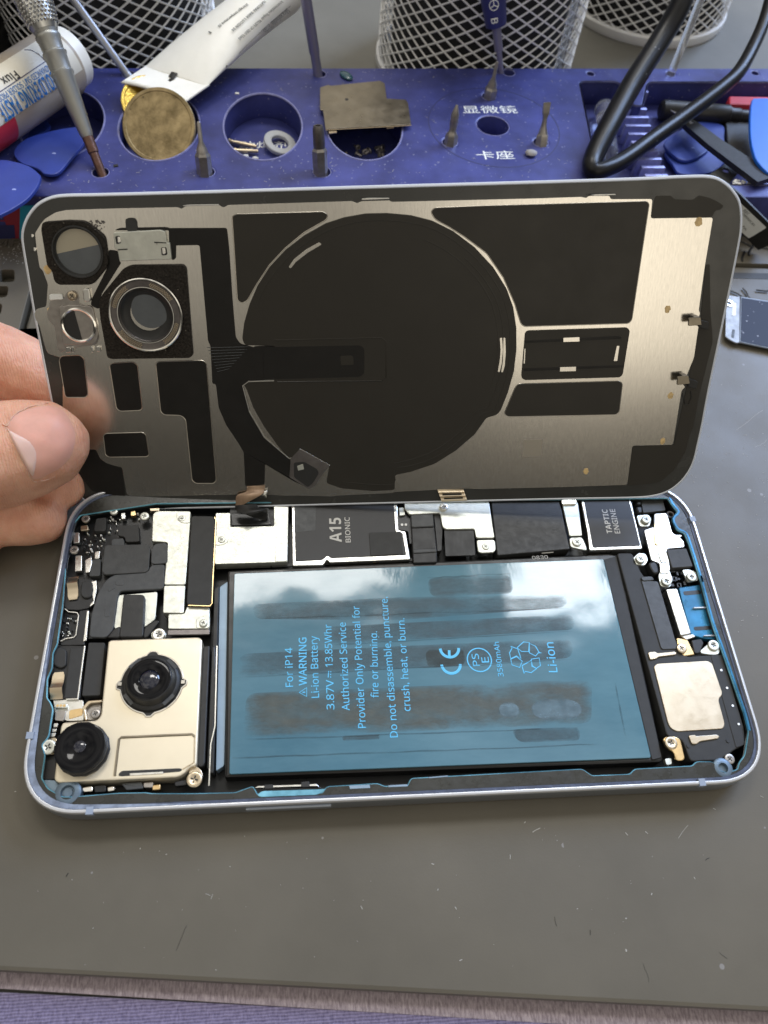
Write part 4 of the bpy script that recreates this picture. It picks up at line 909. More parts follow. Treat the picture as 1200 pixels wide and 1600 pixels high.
# two springs at the right edge of the plate
for k, (a, b, dpx) in enumerate(((K4(862,592, 914,588, 918,622, 860,626), K4(906,598, 950,610, 945,642, 905,630), 0), (K5(814,242, 862,238, 868,272, 812,278), K5(860,248, 902,264, 895,294, 860,285), 0))):
    cpart('spring_clip', a, 2.2, .3, 'shield', .3, .1); cpart('spring_clip_base', b, 1.2, 1.0, 'ink', .3, .1)
    cpart('spring_clip_leg', [a[1], ((a[1][0]*.5+a[0][0]*.5), a[1][1]), ((a[2][0]*.5+a[3][0]*.5), a[2][1]), a[2]], 1.5, 1.2, 'bit', .2, .1)
bm = bmesh.new(); add_tube(bm, [COVER.at(*p, .3)-CO for p in K5(835,312, 848,360, 862,358, 874,330, 870,305)], .06, 4); link('stray_hair', bm, 'ink', cv)
# gold clip hanging over the bottom edge
bm = bmesh.new(); bx = [COVER.at(*p, .5)-CO for p in Q4(415,64, 578,62, 600,128, 442,136)]
prev = None
for t, z in ((0, .25), (.12, .9), (.28, .5), (.45, 1.0), (.62, .5), (.8, 1.0), (1, .55)):
    row = [bx[0].lerp(bx[3], t), bx[1].lerp(bx[2], t)]
    row = [bm.verts.new((p.x, p.y, z)) for p in row]
    if prev: bm.faces.new((prev[0], prev[1], row[1], row[0]))
    prev = row
ex = bmesh.ops.extrude_face_region(bm, geom=bm.faces[:]); bmesh.ops.translate(bm, verts=[v for v in ex['geom'] if isinstance(v, bmesh.types.BMVert)], vec=(0, 0, -.2))
ec = link('gold_edge_clip', bm, 'palegold', cv)
for t in (.32, .68):
    a, b = bx[0].lerp(bx[3], t), bx[1].lerp(bx[2], t); bm = bmesh.new(); add_tube(bm, [(a.x+.8, a.y, .78), (b.x-.8, b.y, .78)], .2, 6); link('clip_slot', bm, 'ink', ec)
cpart('etched_patch', K5(158,511, 238,509, 234,580, 154,583), .17, .02, 'edge', .1, 0)
# twisted ribbon cable from the cover to the phone
def ribbon(name, rows, m, parent):
    bm = bmesh.new(); L_ = smooth_loop([r[0] for r in rows], 5, False); R_ = smooth_loop([r[1] for r in rows], 5, False); prev = None
    for a, b in zip(L_, R_):
        row = [bm.verts.new(a), bm.verts.new(b)]
        if prev: bm.faces.new((prev[0], prev[1], row[1], row[0]))
        prev = row
    o = link(name, bm, m, parent); md = o.modifiers.new('t', 'SOLIDIFY'); md.thickness = .12*S; return o
cb = empty('ribbon_cable', COVER.w(*Q3(285,85)[0], 1), 'twisted copper and black ribbon cable joining the lifted cover to the phone', 'cable')
CB = COVER.w(*Q3(285,85)[0], 1)
Wc = lambda x, y, h: COVER.w(*Q3(x, y)[0], h)-CB
Wb = lambda x, y, z: BENCH.w(*Q3(x, y)[0], z)-CB
ribbon('copper_ribbon', [(Wc(262,38,.4), Wc(375,36,.4)), (Wc(258,72,.6), Wc(372,60,.8)), (Wc(200,96,1.0), Wc(352,92,1.9)), (Wc(193,150,1.6), Wc(262,142,2.4)), (Wc(190,168,2.0), Wc(215,166,2.4))], 'copper', cb)
ribbon('black_ribbon', [(Wc(190,160,3.3), Wc(320,150,3.0)), (Wc(196,190,4.5), Wc(345,178,3.8)), (Wb(255,215,9.0), Wb(385,182,8.6)), (Wb(310,235,6.8), Wb(392,205,6.8)), (Wb(382,258,5.6), Wb(394,240,5.7))], 'black', cb)
bm = bmesh.new(); add_prism(bm, rc([Vector((BENCH.w(*p, 5.3)-CB)[:2]) for p in Q3(165,215, 400,205, 415,282, 170,288)], .4), 5.6-CB.z, .5, .1); link('plug', bm, 'pcb', cb)
bm = bmesh.new(); q4 = [COVER.w(*p, .8)-CB for p in Q3(352,75, 390,64, 386,110, 345,108)]
bm.faces.new([bm.verts.new(p) for p in q4]); o = link('ribbon_stiffener', bm, 'steel', cb); md = o.modifiers.new('t', 'SOLIDIFY'); md.thickness = .15*S

# ------------------------------------------------------------------ HAND
def hand():
    rad = []
    def chain(bm, pts, steps=6):
        for (p, r), (q, s) in zip(pts, pts[1:]):
            n = max(2, int((q-p).length/2.0))
            for k in range(n+1):
                t = k/n; c = p.lerp(q, t); rr = r+(s-r)*t
                bmesh.ops.create_icosphere(bm, subdivisions=2, radius=rr, matrix=Matrix.Translation(c))
    bm = bmesh.new()
    w = COVER.w
    thumb = [(w(84,692,8.0), 7.6), (w(70,696,8.7), 8.8), (w(40,703,9.6), 9.8), (w(0,712,10.6), 10.6), (w(-60,730,11.5), 10.6), (w(-140,760,12), 10.8), (w(-240,800,10), 13.5), (w(-330,830,2), 17)]
    # widen the thumb across the cover plane: two side chains
    chain(bm, thumb)
    for sgn, sp in ((1, 0), (-1, 0)):
        side = []
        for (p, r), f in zip(thumb[:5], (1.6, 2.2, 2.4, 2.4, 1.6)):
            v = RG.col[1]*sgn*f; side.append((p+v-RG.col[2]*.5, r-1.3))
        chain(bm, side)
    index = [(w(165,650,-7.6), 6.4), (w(120,625,-8.4), 7.4), (w(60,592,-9.6), 8.3), (w(0,566,-10.6), 8.8), (w(-60,545,-12), 8.9), (w(-150,560,-14), 9.2), (w(-260,660,-16), 11), (w(-360,760,-12), 14)]
    chain(bm, index)
    b = BENCH.w
    middle = [(b(93,757,7.6), 6.2), (b(60,752,8.0), 7.2), (b(10,745,8.6), 7.6), (b(-60,735,10), 8.0), (b(-160,740,14), 8.8), (b(-300,800,18), 12)]
    ring = [(b(66,812,6.6), 5.6), (b(40,810,7.0), 6.5), (b(0,808,7.2), 6.9), (b(-70,800,8), 7.4), (b(-170,800,12), 8.6), (b(-300,830,16), 12)]
    little = [(b(-40,860,5.8), 4.9), (b(-80,856,6.2), 5.5), (b(-160,850,9), 6.6), (b(-300,860,14), 11)]
    for c_ in (middle, ring, little): chain(bm, c_)
    palm = [(w(-330,800,-4), 15), (w(-420,830,-2), 18), (w(-520,900,0), 20), (w(-640,1000,0), 19), (w(-900,1200,0), 22)]
    chain(bm, palm); chain(bm, [(w(-360,760,-12), 14), (w(-460,820,-10), 17), (w(-520,900,0), 20)])
    bmesh.ops.scale(bm, vec=(S, S, S), verts=bm.verts)
    me = bpy.data.meshes.new('tmp'); bm.to_mesh(me); bm.free()
    t = bpy.data.objects.new('tmp', me); COL.objects.link(t)
    md = t.modifiers.new('r', 'REMESH'); md.mode = 'VOXEL'; md.voxel_size = .75*S
    sm = t.modifiers.new('s', 'SMOOTH'); sm.iterations = 10; sm.factor = .5
    dg = bpy.context.evaluated_depsgraph_get(); dg.update()
    out = bpy.data.meshes.new_from_object(t.evaluated_get(dg)); bpy.data.objects.remove(t); bpy.data.meshes.remove(me)
    out.name = 'person'; out.materials.clear(); out.materials.append(M['skin']); out.shade_smooth()
    o = bpy.data.objects.new('person', out); COL.objects.link(o)
    tag(o, 'bare hand reaching in from the left, thumb and finger pinching the lifted cover', 'person')
    bvh = BVHTree.FromPolygons([v.co for v in out.vertices], [p.vertices for p in out.polygons])
    def patch(name, px, m, lift, parent, dome=0.0):
        poly = smooth_loop([Vector(p) for p in px], 4)
        c = sum(poly, Vector((0, 0)))/len(poly); bm = bmesh.new(); rings = []
        for k in range(7):
            t = 1-k/6*.999; row = []
            for p in poly:
                q = c+(p-c)*t; d_ = ray(q.x, q.y).normalized()
                hit = bvh.ray_cast(CAM*S, d_)
                pos = hit[0]+hit[1]*(lift*S*(1-max(0, (t-.8))/.2*.9)+dome*S*(1-t*t)) if hit[0] else (CAM+d_*150)*S
                row.append(bm.verts.new(pos))
            rings.append(row)
        for a, b_ in zip(rings, rings[1:]):
            for k in range(len(a)): bm.faces.new((a[k], a[(k+1) % len(a)], b_[(k+1) % len(a)], b_[k]))
        bm.faces.new(rings[-1])
        return link(name, bm, m, parent, scale=False, angle=80)
    NP = Z(0, 450, 4)
    patch('thumbnail', NP(48,870, 90,800, 180,758, 300,738, 390,765, 450,850, 470,940, 445,1040, 380,1120, 300,1165, 225,1195, 190,1165, 120,1040), 'nail', .32, o, .25)
    patch('nail_moon', NP(54,892, 130,918, 205,955, 246,1035, 232,1115, 205,1175, 150,1090, 95,985), 'lunula', .50, o, .1)
    bm = bmesh.new()
    for pl in (NP(10,850, 45,862, 80,805, 130,770, 200,742, 300,722), NP(50,880, 90,960, 130,1060, 170,1140, 205,1200, 260,1205, 340,1180)):
        pts = []
        for p in smooth_loop(pl, 5, False):
            hit = bvh.ray_cast(CAM*S, ray(*p).normalized())
            if hit[0]: pts.append((hit[0]+hit[1]*.0001)/S+Vector((random.uniform(-.08, .08),)*3))
        if len(pts) > 2: add_tube(bm, pts, [random.uniform(.03, .13) for _ in pts], 5)
    link('cuticle', bm, 'dryskin', o, angle=80)
    return o
hand()

# ------------------------------------------------------------------ TOOL BLOCK
ORG = 15.0
ob = empty('tool_block', (10, 165, 0), 'blue anodised tool organiser block with round wells and bit holes', 'tool organiser')
OO = Vector((10, 165))
def ot(x, y, z=ORG): return Vector(BENCH.at(x, y, z)[:2])-OO
fl, fr = ot(-10, 306.5), ot(1200, 308); dv = (fr-fl)
f0, f1 = fl-dv*.35, fr+dv*.35
bl, br = ot(0, 105.5), ot(1200, 106.5); dv = (br-bl); b0, b1 = bl-dv*.2, br+dv*.2
wells = [((98, 192), 12.2), ((249, 196), 12.2), ((411, 196), 12.2), ((569, 197), 12.2)]
small = [((157, 269), 2.45), ((322, 268), 2.6), ((503, 268), 2.7), ((703, 222), 2.5), ((764, 150), 2.4), ((845, 222), 2.5), ((500, 115), 2.1), ((795, 113), 2.2), ((923, 115), 1.5), ((1180, 114), 1.5), ((1048, 115), 1.7), ((201, 116), 2.1), ((770, 196), 5.4)]
loops = [rc([f0, f1, b1, b0], 2)]
loops += [circ(ot(*c), r, 64, 17.6) for c, r in wells]+[circ(ot(*c), r, 24) for c, r in small]
loops.append(rc([ot(905, 127), ot(966, 127), ot(990, 165), ot(1004, 165), ot(1012, 128), ot(1290, 128), ot(1330, 289), ot(1150, 289), ot(1040, 289), ot(938, 289)], 2.2))
fill(loops, ORG, 8.4, 'top_plate', 'block', ob, .5)
bm = bmesh.new(); add_prism(bm, rc([f0, f1, b1, b0], 2), 6.59, 6.4); link('base_plate', bm, 'block', ob)
for lp in loops[1:5]+[loops[-1]]+loops[5:]:
    bm = bmesh.new(); add_tube(bm, [(p.x, p.y, ORG-.18) for p in lp], .36 if len(lp) > 24 else .16, 6, True); link('edge_chamfer', bm, 'blockedge', ob)
fill([circ(ot(772, 197), 21.6, 80), circ(ot(772, 197), 21.2, 80)], ORG+.03, .03, 'engraved_ring', 'navy', ob)
K9 = Z(600, 0, 3)
lettering(BENCH, 'engraved_text', [('显微镜', K9(370,528)[0], K9(628,528)[0], 3.3, .004), ('卡座', K9(437,744)[0], K9(614,742)[0], 3.3, .004)], ORG+.02, 'paper', ob, (OO.x, OO.y, 0))
KW = Z(340, 130, 8.571)
lettering(BENCH, 'engraved_text', [('助焊剂', KW(290,868)[0], KW(960,868)[0], 3.0, .004)], 6.6, 'paper', ob, (OO.x, OO.y, 0))
for k, (x, y) in enumerate(((1006, 145), (1004, 172), (1007, 185), (1010, 198), (1014, 211), (1018, 224), (1022, 237), (1027, 250), (1032, 263), (1037, 276))):
    a = ot(x-36+k*.6, y, 12.5); b = ot(x+6, y, 12.5); bm = bmesh.new()
    add_prism(bm, [a+Vector((0, .75)), b+Vector((0, .75)), b-Vector((0, .75)), a-Vector((0, .75))], 13.2, 6.5, .45); link('comb_rib', bm, 'blockedge', ob)

bm = bmesh.new(); okn = 0
while okn < 260:
    x, y = random.uniform(0, 1200), random.uniform(110, 300); q = ot(x, y)
    if any((q-ot(*c)).length < r+1 for c, r in [(c_, 18.2) for c_, _ in wells]+small) or (890 < x and 120 < y < 292): continue
    okn += 1; t = random.random()*6.28; dd = Vector((math.cos(t), math.sin(t), 0)); p = BENCH.w(x, y, ORG+.06); ln_ = random.choice((.12, .15, .2, .3, .6, 1.1))
    add_tube(bm, [p-dd*ln_*.5, p+Vector((random.uniform(-.1, .1), random.uniform(-.1, .1), 0))*ln_, p+dd*ln_*.5], random.uniform(.03, .08), 4, flat=.5)
tag(link('block_dust', bm, 'dust'), 'pale dust flecks and lint scattered over the blue block', 'dust', kind='stuff')
# ---- small tools standing in the block
def bit(px, h_tip, tip_px, kind, label, base_d=4.0, base_h=9):
    b = BENCH.w(*px, ORG); t = BENCH.w(*tip_px, ORG+h_tip); b = b-(t-b).normalized()*4; d = (t-b); L_ = d.length; R = rot_to(d)
    e = empty('screwdriver_bit', b, label, 'bit', 'loose bits standing in the blue block')
    hexr = base_d/2/.88
    lathe('hex_shank', [(0, 0), (hexr, 0), (hexr, 4+base_h-.8), (hexr*.8, 4+base_h)], 'bit', e, R, n=6, angle=25)
    z0 = 4+base_h; r0 = hexr*.75
    if kind == 'fine': pr = [(r0, z0), (r0*.85, z0+1.2), (r0*.38, z0+3), (r0*.34, L_-.4), (r0*.2, L_), (0, L_)]
    elif kind == 'cross': pr = [(r0, z0), (r0*.7, z0+1.0), (r0*.85, z0+3.0), (r0*.8, L_-2.6), (r0*.25, L_), (0, L_)]
    elif kind == 'blunt': pr = [(r0, z0), (r0*1.05, z0+1), (r0*1.0, L_-1), (r0*.8, L_), (r0*.5, L_), (r0*.45, L_-1.5), (0, L_-1.5)]
    else: pr = [(r0, z0), (r0*.6, z0+2), (r0*.5, z0+3.5), (r0*.45, L_-4.6)]
    lathe('tip', pr, 'bit' if kind != 'blunt' else 'bitdark', e, R, n=18)
    if kind == 'flat':
        bm = bmesh.new()
        for (z, wx, wy), (z2, wx2, wy2) in (((L_-5, .9, .9), (L_-3, 2.0, .9)), ((L_-3, 2.0, .9), (L_, 2.3, .35))):
            v = [bm.verts.new(R@Vector((sx*w_/2, sy*h_/2, zz))) for zz, w_, h_ in ((z, wx, wy), (z2, wx2, wy2)) for sx, sy in ((-1,-1), (1,-1), (1,1), (-1,1))]
            for q in ((0,1,5,4), (1,2,6,5), (2,3,7,6), (3,0,4,7), (0,3,2,1), (4,5,6,7)): bm.faces.new([v[k] for k in q])
        link('blade', bm, 'bit', e)
    return e
bit((320,270), 13, (310,190), 'fine', 'hex bit with a thin needle tip in front of the brown coin', 4.0, 5.5)
bit((501,270), 12.5, (497,196), 'blunt', 'dark hex bit with a hollow blunt end below the bent steel shield', 3.9, 7)
bit((704,224), 11, (714,164), 'cross', 'hex bit with a cross tip left of the round centre hole', 3.6, 3)
bit((765,152), 11.5, (777,96), 'fine', 'hex bit with a slender pointed tip at the back of the engraved ring', 3.8, 3.5)
bit((846,224), 11.5, (855,160), 'flat', 'hex bit with a flat blade tip right of the round centre hole', 3.6, 3)
def rod(name, px0, px1, z1, prof, m, label, cat, z0=9, extra=None):
    """a tool standing in a hole: prof = [(fraction, radius, material index)]"""
    b = BENCH.w(*px0, ORG); t = BENCH.w(*px1, z1); b = b-(t-b).normalized()*(ORG-z0); d = t-b; R = rot_to(d); L_ = d.length
    e = empty(name, b, label, cat)
    return e, R, L_
e, R, L_ = rod('precision_screwdriver', (158,268), (52,0), 46, None, None, 'grey aluminium precision screwdriver with knurled grip standing in a front hole', 'screwdriver')
lathe('brown_bit', [(0, 0), (1.25, 0), (1.3, 11), (1.55, 11.3), (1.6, 17), (1.6, 19)], 'brownsteel', e, R, n=24)
lathe('handle', [(1.6, L_*.30), (1.9, L_*.32), (3.0, L_*.62), (3.25, L_*.63), (3.25, L_*.638), (2.85, L_*.645), (3.15, L_*.72), (3.4, L_*.728), (3.4, L_*.735), (2.95, L_*.745), (3.2, L_*.80), (3.45, L_*.81), (3.45, L_*.82), (3.1, L_*.83), (3.4, L_*.85)], 'satin', e, R, n=40)
bm = bmesh.new(); n = 44
k0 = L_*.845
add_lathe(bm, [(3.4, k0), (4.1, k0+2), (4.7, k0+6), (4.9, k0+22), (4.5, k0+45), (0, k0+45)], R, n=40)
for k in range(26):
    for j in range(22):
        t = 2*math.pi*(k+.5*(j % 2))/26; z = k0+1.6+j*1.0; r = 4.05+min(.68, j*.16)
        u = Vector((math.cos(t), math.sin(t), 0)); s = Vector((-math.sin(t), math.cos(t), 0)); c = u*r+Vector((0, 0, z))
        v = [c+s*.5, c+Vector((0, 0, .52)), c-s*.5, c-Vector((0, 0, .52))]; a = c+u*.36
        vs = [bm.verts.new(R@q) for q in v]; ap = bm.verts.new(R@a)
        for i in range(4): bm.faces.new((vs[i], vs[(i+1) % 4], ap))
link('knurled_grip', bm, 'knurl', e, angle=10)
e, R, L_ = rod('thin_rod', (200,118), (114,-2), 33, None, None, 'thin plain grey steel rod leaning left behind the white tube', 'tool')
lathe('shaft', [(0, 0), (1.2, 0), (1.25, L_+20), (0, L_+20)], 'rod', e, R, n=20)
lathe('shoulder', [(1.25, 1.5), (1.35, 6.2), (1.25, 6.6)], 'rod', e, R, n=20)
e, R, L_ = rod('violet_screwdriver', (497,117), (478,-2), 36, None, None, 'violet grey steel screwdriver shaft standing in the back row hole', 'screwdriver')
lathe('shaft', [(0, 0), (1.35, 0), (1.5, 8), (1.5, 12), (1.75, 13), (1.75, L_+25), (0, L_+25)], 'violetrod', e, R, n=24)
e, R, L_ = rod('blue_screwdriver', (783,113), (771,0), 36, None, None, 'dark blue screwdriver marked B with a white round emblem above the engraved ring', 'screwdriver')
lathe('shaft', [(0, 0), (.7, 0), (.95, L_*.3), (.95, L_*.45), (1.45, L_*.46), (1.5, L_*.73)], 'violetrod', e, R, n=24)
lathe('handle', [(2.0, L_*.72), (3.4, L_*.74), (3.6, L_*.78), (4.1, L_*1.0), (4.2, L_+30), (0, L_+30)], 'driverblue', e, R, n=36)
# printed B and round three-pointed emblem on the handle face
zc = R.col[2]; toC = (CAM-(BENCH.w(775,20,31))); nf = (toC-zc*toC.dot(zc)).normalized(); sx = zc.cross(nf)
def on_handle(u, v): return zc*(v) + nf*(math.sqrt(max(.1, 3.95**2-u*u))+.12) - sx*u
bm = bmesh.new(); v0 = L_*.83
me = text_mesh('B', .012); xs = [v.co.x for v in me.vertices]
vs = [bm.verts.new(on_handle(-(v.co.y-.36)*3.0+.35, v0+(v.co.x-.35)*-3.0)) for v in me.vertices]
for f in me.polygons: bm.faces.new([vs[i] for i in f.vertices])
bpy.data.meshes.remove(me)
finish_flat('printed_letter', bm, 'paper', e)
bm = bmesh.new(); v1 = L_*.99
add_tube(bm, [on_handle(1.45*math.cos(t), v1+1.45*math.sin(t)) for t in [k*math.pi/14 for k in range(28)]], .14, 5, True)
for k in range(3):
    t = math.radians(90+k*120); add_tube(bm, [on_handle(0, v1), on_handle(1.4*math.cos(t), v1+1.4*math.sin(t))], .17, 5)
link('printed_emblem', bm, 'paper', e)
e, R, L_ = rod('clear_rod', (1048,117), (1096,-4), 36, None, None, 'clear plastic rod standing in a back hole beside the black cable', 'rod')
lathe('tube_body', [(0, 0), (1.3, 0), (1.35, 3), (1.35, L_+20), (0, L_+20)], 'clear', e, R, n=24)

# ---- coins, shield, crumbs
def coin(px, z, R_, n_dir, m, label, th=1.7):
    c = BENCH.w(*px, z); R = rot_to(n_dir); e = empty('coin', c, label, 'coin', 'coins in a well of the blue block')
    lathe('disc', [(0, -th/2), (R_-.2, -th/2), (R_, -th/2+.2), (R_, th/2-.2), (R_-.2, th/2), (R_-1.0, th/2), (R_-1.2, th/2-.15), (0, th/2-.15)], m, e, R, n=60)
    return e
toc = (CAM-BENCH.w(248,198,18)).normalized()
coin((249,197), 17.5, 10.9, (toc+Vector((-.25, .15, .35))), 'brass', 'worn brown brass coin leaning in a well below the white tube')
coin((236,163), 15.5, 9.0, (toc+Vector((.1, .3, .5))), 'goldcoin', 'shiny yellow coin tucked behind the brown coin')
K10 = Z(300, 0, 3)
sh = empty('bent_shield', BENCH.w(570,168,16.5), 'dark bent steel shield plate lying across a well of the blue block', 'metal shield')
SO = BENCH.w(570,168,16.5)
pts = rc([Vector((BENCH.w(*p, 16.2)-SO)[:2]) for p in K10(600,418, 640,405, 650,410, 880,386, 903,398, 912,470, 1000,474, 1012,490, 1026,590, 840,600, 625,612, 614,525, 600,522)], .4)
bm = bmesh.new(); add_prism(bm, pts, .3, .35, .08); link('plate', bm, 'shield', sh)
for px in (K10(642,612, 678,610, 678,632, 642,636), K10(910,600, 946,598, 946,610, 912,612)):
    bm = bmesh.new(); add_prism(bm, [Vector((BENCH.w(*p, 15.4)-SO)[:2]) for p in px], -.35, .25); link('tab', bm, 'palegold', sh)
bm = bmesh.new(); add_tube(bm, [BENCH.w(*p, 16.2)-SO+Vector((0, 0, .3)) for p in K10(605,485, 720,478, 830,476, 842,598)], .12, 5); add_tube(bm, [BENCH.w(*p, 16.2)-SO+Vector((0, 0, .2)) for p in K10(625,612, 840,600, 1028,590)], .14, 5); link('crease', bm, 'palegold', sh)
p = BENCH.w(*K10(725,473)[0], 16.3)-SO; bm = bmesh.new(); add_prism(bm, circ(p, .6, 14), .34, .05); link('hole', bm, 'ink', sh)
# loose screws at the bottom of the third well
for k in range(9):
    c = BENCH.w(random.uniform(540, 600), random.uniform(228, 244), 7.1); bm = screw_bm((0, 0), random.uniform(.8, 1.2), 0, random.random(), .5, 2.2)
    bmesh.ops.rotate(bm, verts=bm.verts, matrix=Matrix.Rotation(random.uniform(.9, 1.6), 3, 'X') @ Matrix.Rotation(random.random()*6, 3, 'Z')); bmesh.ops.rotate(bm, verts=bm.verts, matrix=Matrix.Rotation(random.random()*6, 3, 'Z'))
    o = link('loose_screw', bm, ['bit', 'ink']); o.location = c*S; tag(o, 'tiny loose screw at the bottom of the well under the bent steel shield', 'screw', 'loose screws under the bent shield')
# things lying in the second well
for px, r_, lab in ((KW(150,780, 520,850), 1.0, 'upper small brass pin lying in the round well marked with white characters'), (KW(215,905, 545,912), .95, 'lower small brass pin lying in the round well marked with white characters')):
    a, b = BENCH.w(*px[0], 7.7), BENCH.w(*px[1], 7.7); e = empty('brass_pin', a, lab, 'pin', 'brass pins in the round well')
    R = rot_to(b-a); ln = (b-a).length; lathe('shank', [(0, .8), (r_*.75, .8), (r_*.7, ln*.7), (r_*.5, ln), (0, ln)], 'palegold', e, R, n=18); lathe('head', [(0, 0), (r_, 0), (r_, .9), (r_*.75, 1)], 'palegold', e, R, n=18)
for px, lab in ((KW(375,975), 'white crumb under the brass pins, the left one of two'), (KW(505,1005), 'white crumb under the brass pins, the right one of two')):
    c = BENCH.w(*px[0], 7.2); bm = bmesh.new(); bmesh.ops.create_icosphere(bm, subdivisions=2, radius=.75, matrix=Matrix.Translation(c)@Matrix.Diagonal((1.4, .9, .7, 1)))
    tag(link('crumb', bm, 'white'), lab, 'crumb', 'white crumbs in the round well')
c = BENCH.w(*KW(830,820)[0], 7.6); R = rot_to((.25, -.1, 1))
tag(lathe('washer', [(5.2, 0), (5.2, .9), (5.0, 1.1), (3.0, 1.1), (2.8, .9), (2.8, 0), (5.2, 0)], mat('frosted_ring', (.45,.46,.47), .45), None, R, o=c, n=44), 'frosted grey ring lying over the white characters in the round well', 'washer')
c = BENCH.w(541,118,ORG+.5); bm = bmesh.new(); bmesh.ops.create_icosphere(bm, subdivisions=3, radius=1, matrix=Matrix.Translation(c)@Matrix.Rotation(.6, 4, 'Z')@Matrix.Diagonal((1.7, 3.0, .7, 1)))
tag(link('teal_gem', bm, mat('teal_glass', (.02,.08,.11), .15, coat=.4)), 'dark teal glassy droplet on the back edge of the blue block', 'droplet')
c = BENCH.w(830,239,ORG+.8); bm = bmesh.new(); bmesh.ops.create_icosphere(bm, subdivisions=2, radius=1.5, matrix=Matrix.Translation(c)@Matrix.Diagonal((1.25, 1, .6, 1)))
for v in bm.verts: v.co += Vector((random.uniform(-.15, .15), random.uniform(-.15, .15), random.uniform(-.1, .1)))
tag(link('pebble', bm, mat('grey_pebble', (.32,.31,.31), .7)), 'small grey pebble beside the white characters on the blue block', 'pebble')
c = BENCH.w(181,259,ORG+.1); bm = bmesh.new(); add_box(bm, c, (1.3, 1.0, .3), Matrix.Rotation(.3, 3, 'Z')); tag(link('black_crumb', bm, 'ink'), 'tiny black crumb right of the screwdriver tip', 'crumb')
c = BENCH.w(370.5,146,ORG+.1); bm = bmesh.new(); add_box(bm, c, (1.2, .8, .3)); tag(link('pale_crumb', bm, 'white'), 'tiny pale crumb behind the round well', 'crumb')

# ---- picks
def pick(name, px, z, th, m, label, rot=0, group='blue opening picks'):
    c = BENCH.w(*[sum(q[i] for q in px)/len(px) for i in (0, 1)], z); e_pts = [Vector((BENCH.w(*p, z)-c)[:2]) for p in px]
    bm = bmesh.new(); add_prism(bm, smooth_loop(e_pts, 4), th, th, th*.35); o = link(name, bm, m); o.location = c*S; o.rotation_euler = (rot if isinstance(rot, tuple) else (rot, 0, 0))
    return tag(o, label, 'pick', group)
K0 = Z(0, 0, 3)
pick('opening_pick', K0(68,720, 125,662, 230,628, 320,610, 392,608, 400,640, 396,680, 330,762, 275,822, 215,826, 178,800, 100,772), 16.2, .8, 'pickblue', 'rounded blue pick resting beside the grey screwdriver tip')
pick('opening_pick', K8(-130,330, 0,288, 120,300, 250,340, 335,405, 345,440, 320,510, 250,600, 180,655, 60,725, -90,770, -200,600), 19, .9, 'pickblue', 'large blue pick overhanging the front edge at the far left')
pick('opening_pick', K0(-30,640, 60,570, 170,545, 235,590, 222,622, 150,650, 40,700), 8.5, .8, 'pickblue', 'shaded blue pick lying deep in the left well under the tube')

# ---- white crimped tube
def loft(name, rows, m, parent, mi=None, cap=True):
    bm = bmesh.new(); rs = [[bm.verts.new(p) for p in r] for r in rows]; n = len(rows[0])
    for j, (a, b) in enumerate(zip(rs, rs[1:])):
        for k in range(n):
            f = bm.faces.new((a[k], a[(k+1) % n], b[(k+1) % n], b[k])); f.material_index = mi[j] if mi else 0
    if cap: bm.faces.new(list(reversed(rs[0]))); bm.faces.new(rs[-1])
    return link(name, bm, m, parent, angle=40)
K11 = Z(200, 0, 4)
cl = [BENCH.w(*p, 19) for p in K11(25,520, 470,662)]; c0 = (cl[0]+cl[1])/2
sh0 = [BENCH.w(*p, 20) for p in K11(72,425, 530,545)]
en = [BENCH.w(*p, 25) for p in K11(1010,-60, 1075,120)]; cE = (BENCH.w(*K11(975,20)[0], 22))
wt = empty('white_tube', c0, 'white crimped glue tube lying over the blue block with its flat end over the coins', 'tube')
ax = (cE-(sh0[0]+sh0[1])/2); axn = ax.normalized()
wdir = (cl[0]-cl[1]).normalized(); updir = axn.cross(wdir); updir = -updir if updir.z < 0 else updir.normalized()
rows = []
RAD = 10.6
stations = [(-.115, 11.2, .35), (-.06, 11.1, .35), (0, 11.0, .45), (.04, 11.0, 1.2), (.2, 10.6, 3.2), (.4, 9.7, 5.0), (.62, 8.5, 6.4), (.85, 7.7, 7.1), (1.0, 7.5, 7.3), (1.02, 7.1, 7.0), (1.04, 6.4, 6.4)]
smid = (sh0[0]+sh0[1])/2-c0
def tube_pt(t, u, w_, h_):
    c = smid+ax*t+updir*(h_*.55 if t > 0 else h_*.5)
    wd = wdir-axn*wdir.dot(axn)*min(1, max(0, t*2.5)); wd.normalize()
    return c+wd*(w_*math.cos(u))+updir*(h_*math.sin(u))
for t, w_, h_ in stations: rows.append([tube_pt(t, 2*math.pi*k/40, w_, h_) for k in range(40)])
bm = None
loft('body', rows[2:], 'tubewhite', wt)
bm = bmesh.new(); rs = []
for t in (-.19, -.16, -.08, 0.0, .02):
    row = []
    for k in range(61):
        u = -1+2*k/60; p = smid+ax*t+wdir*(11.2*u)+updir*(.35+.18*(k % 2) + (.9*(1-u*u)*(-t/.19)))
        row.append(p)
    rs.append([bm.verts.new(p) for p in row])
for a, b in zip(rs, rs[1:]):
    for k in range(60): bm.faces.new((a[k], a[k+1], b[k+1], b[k]))
o = link('crimp', bm, 'tubewhite', wt, angle=5); md = o.modifiers.new('t', 'SOLIDIFY'); md.thickness = .6*S
R = rot_to(ax); lathe('cap', [(6.0, 0), (6.2, .3), (6.2, 14), (5.6, 15), (0, 15)], 'tubewhite', wt, R, o=smid+ax*1.04+updir*3.8, n=40)
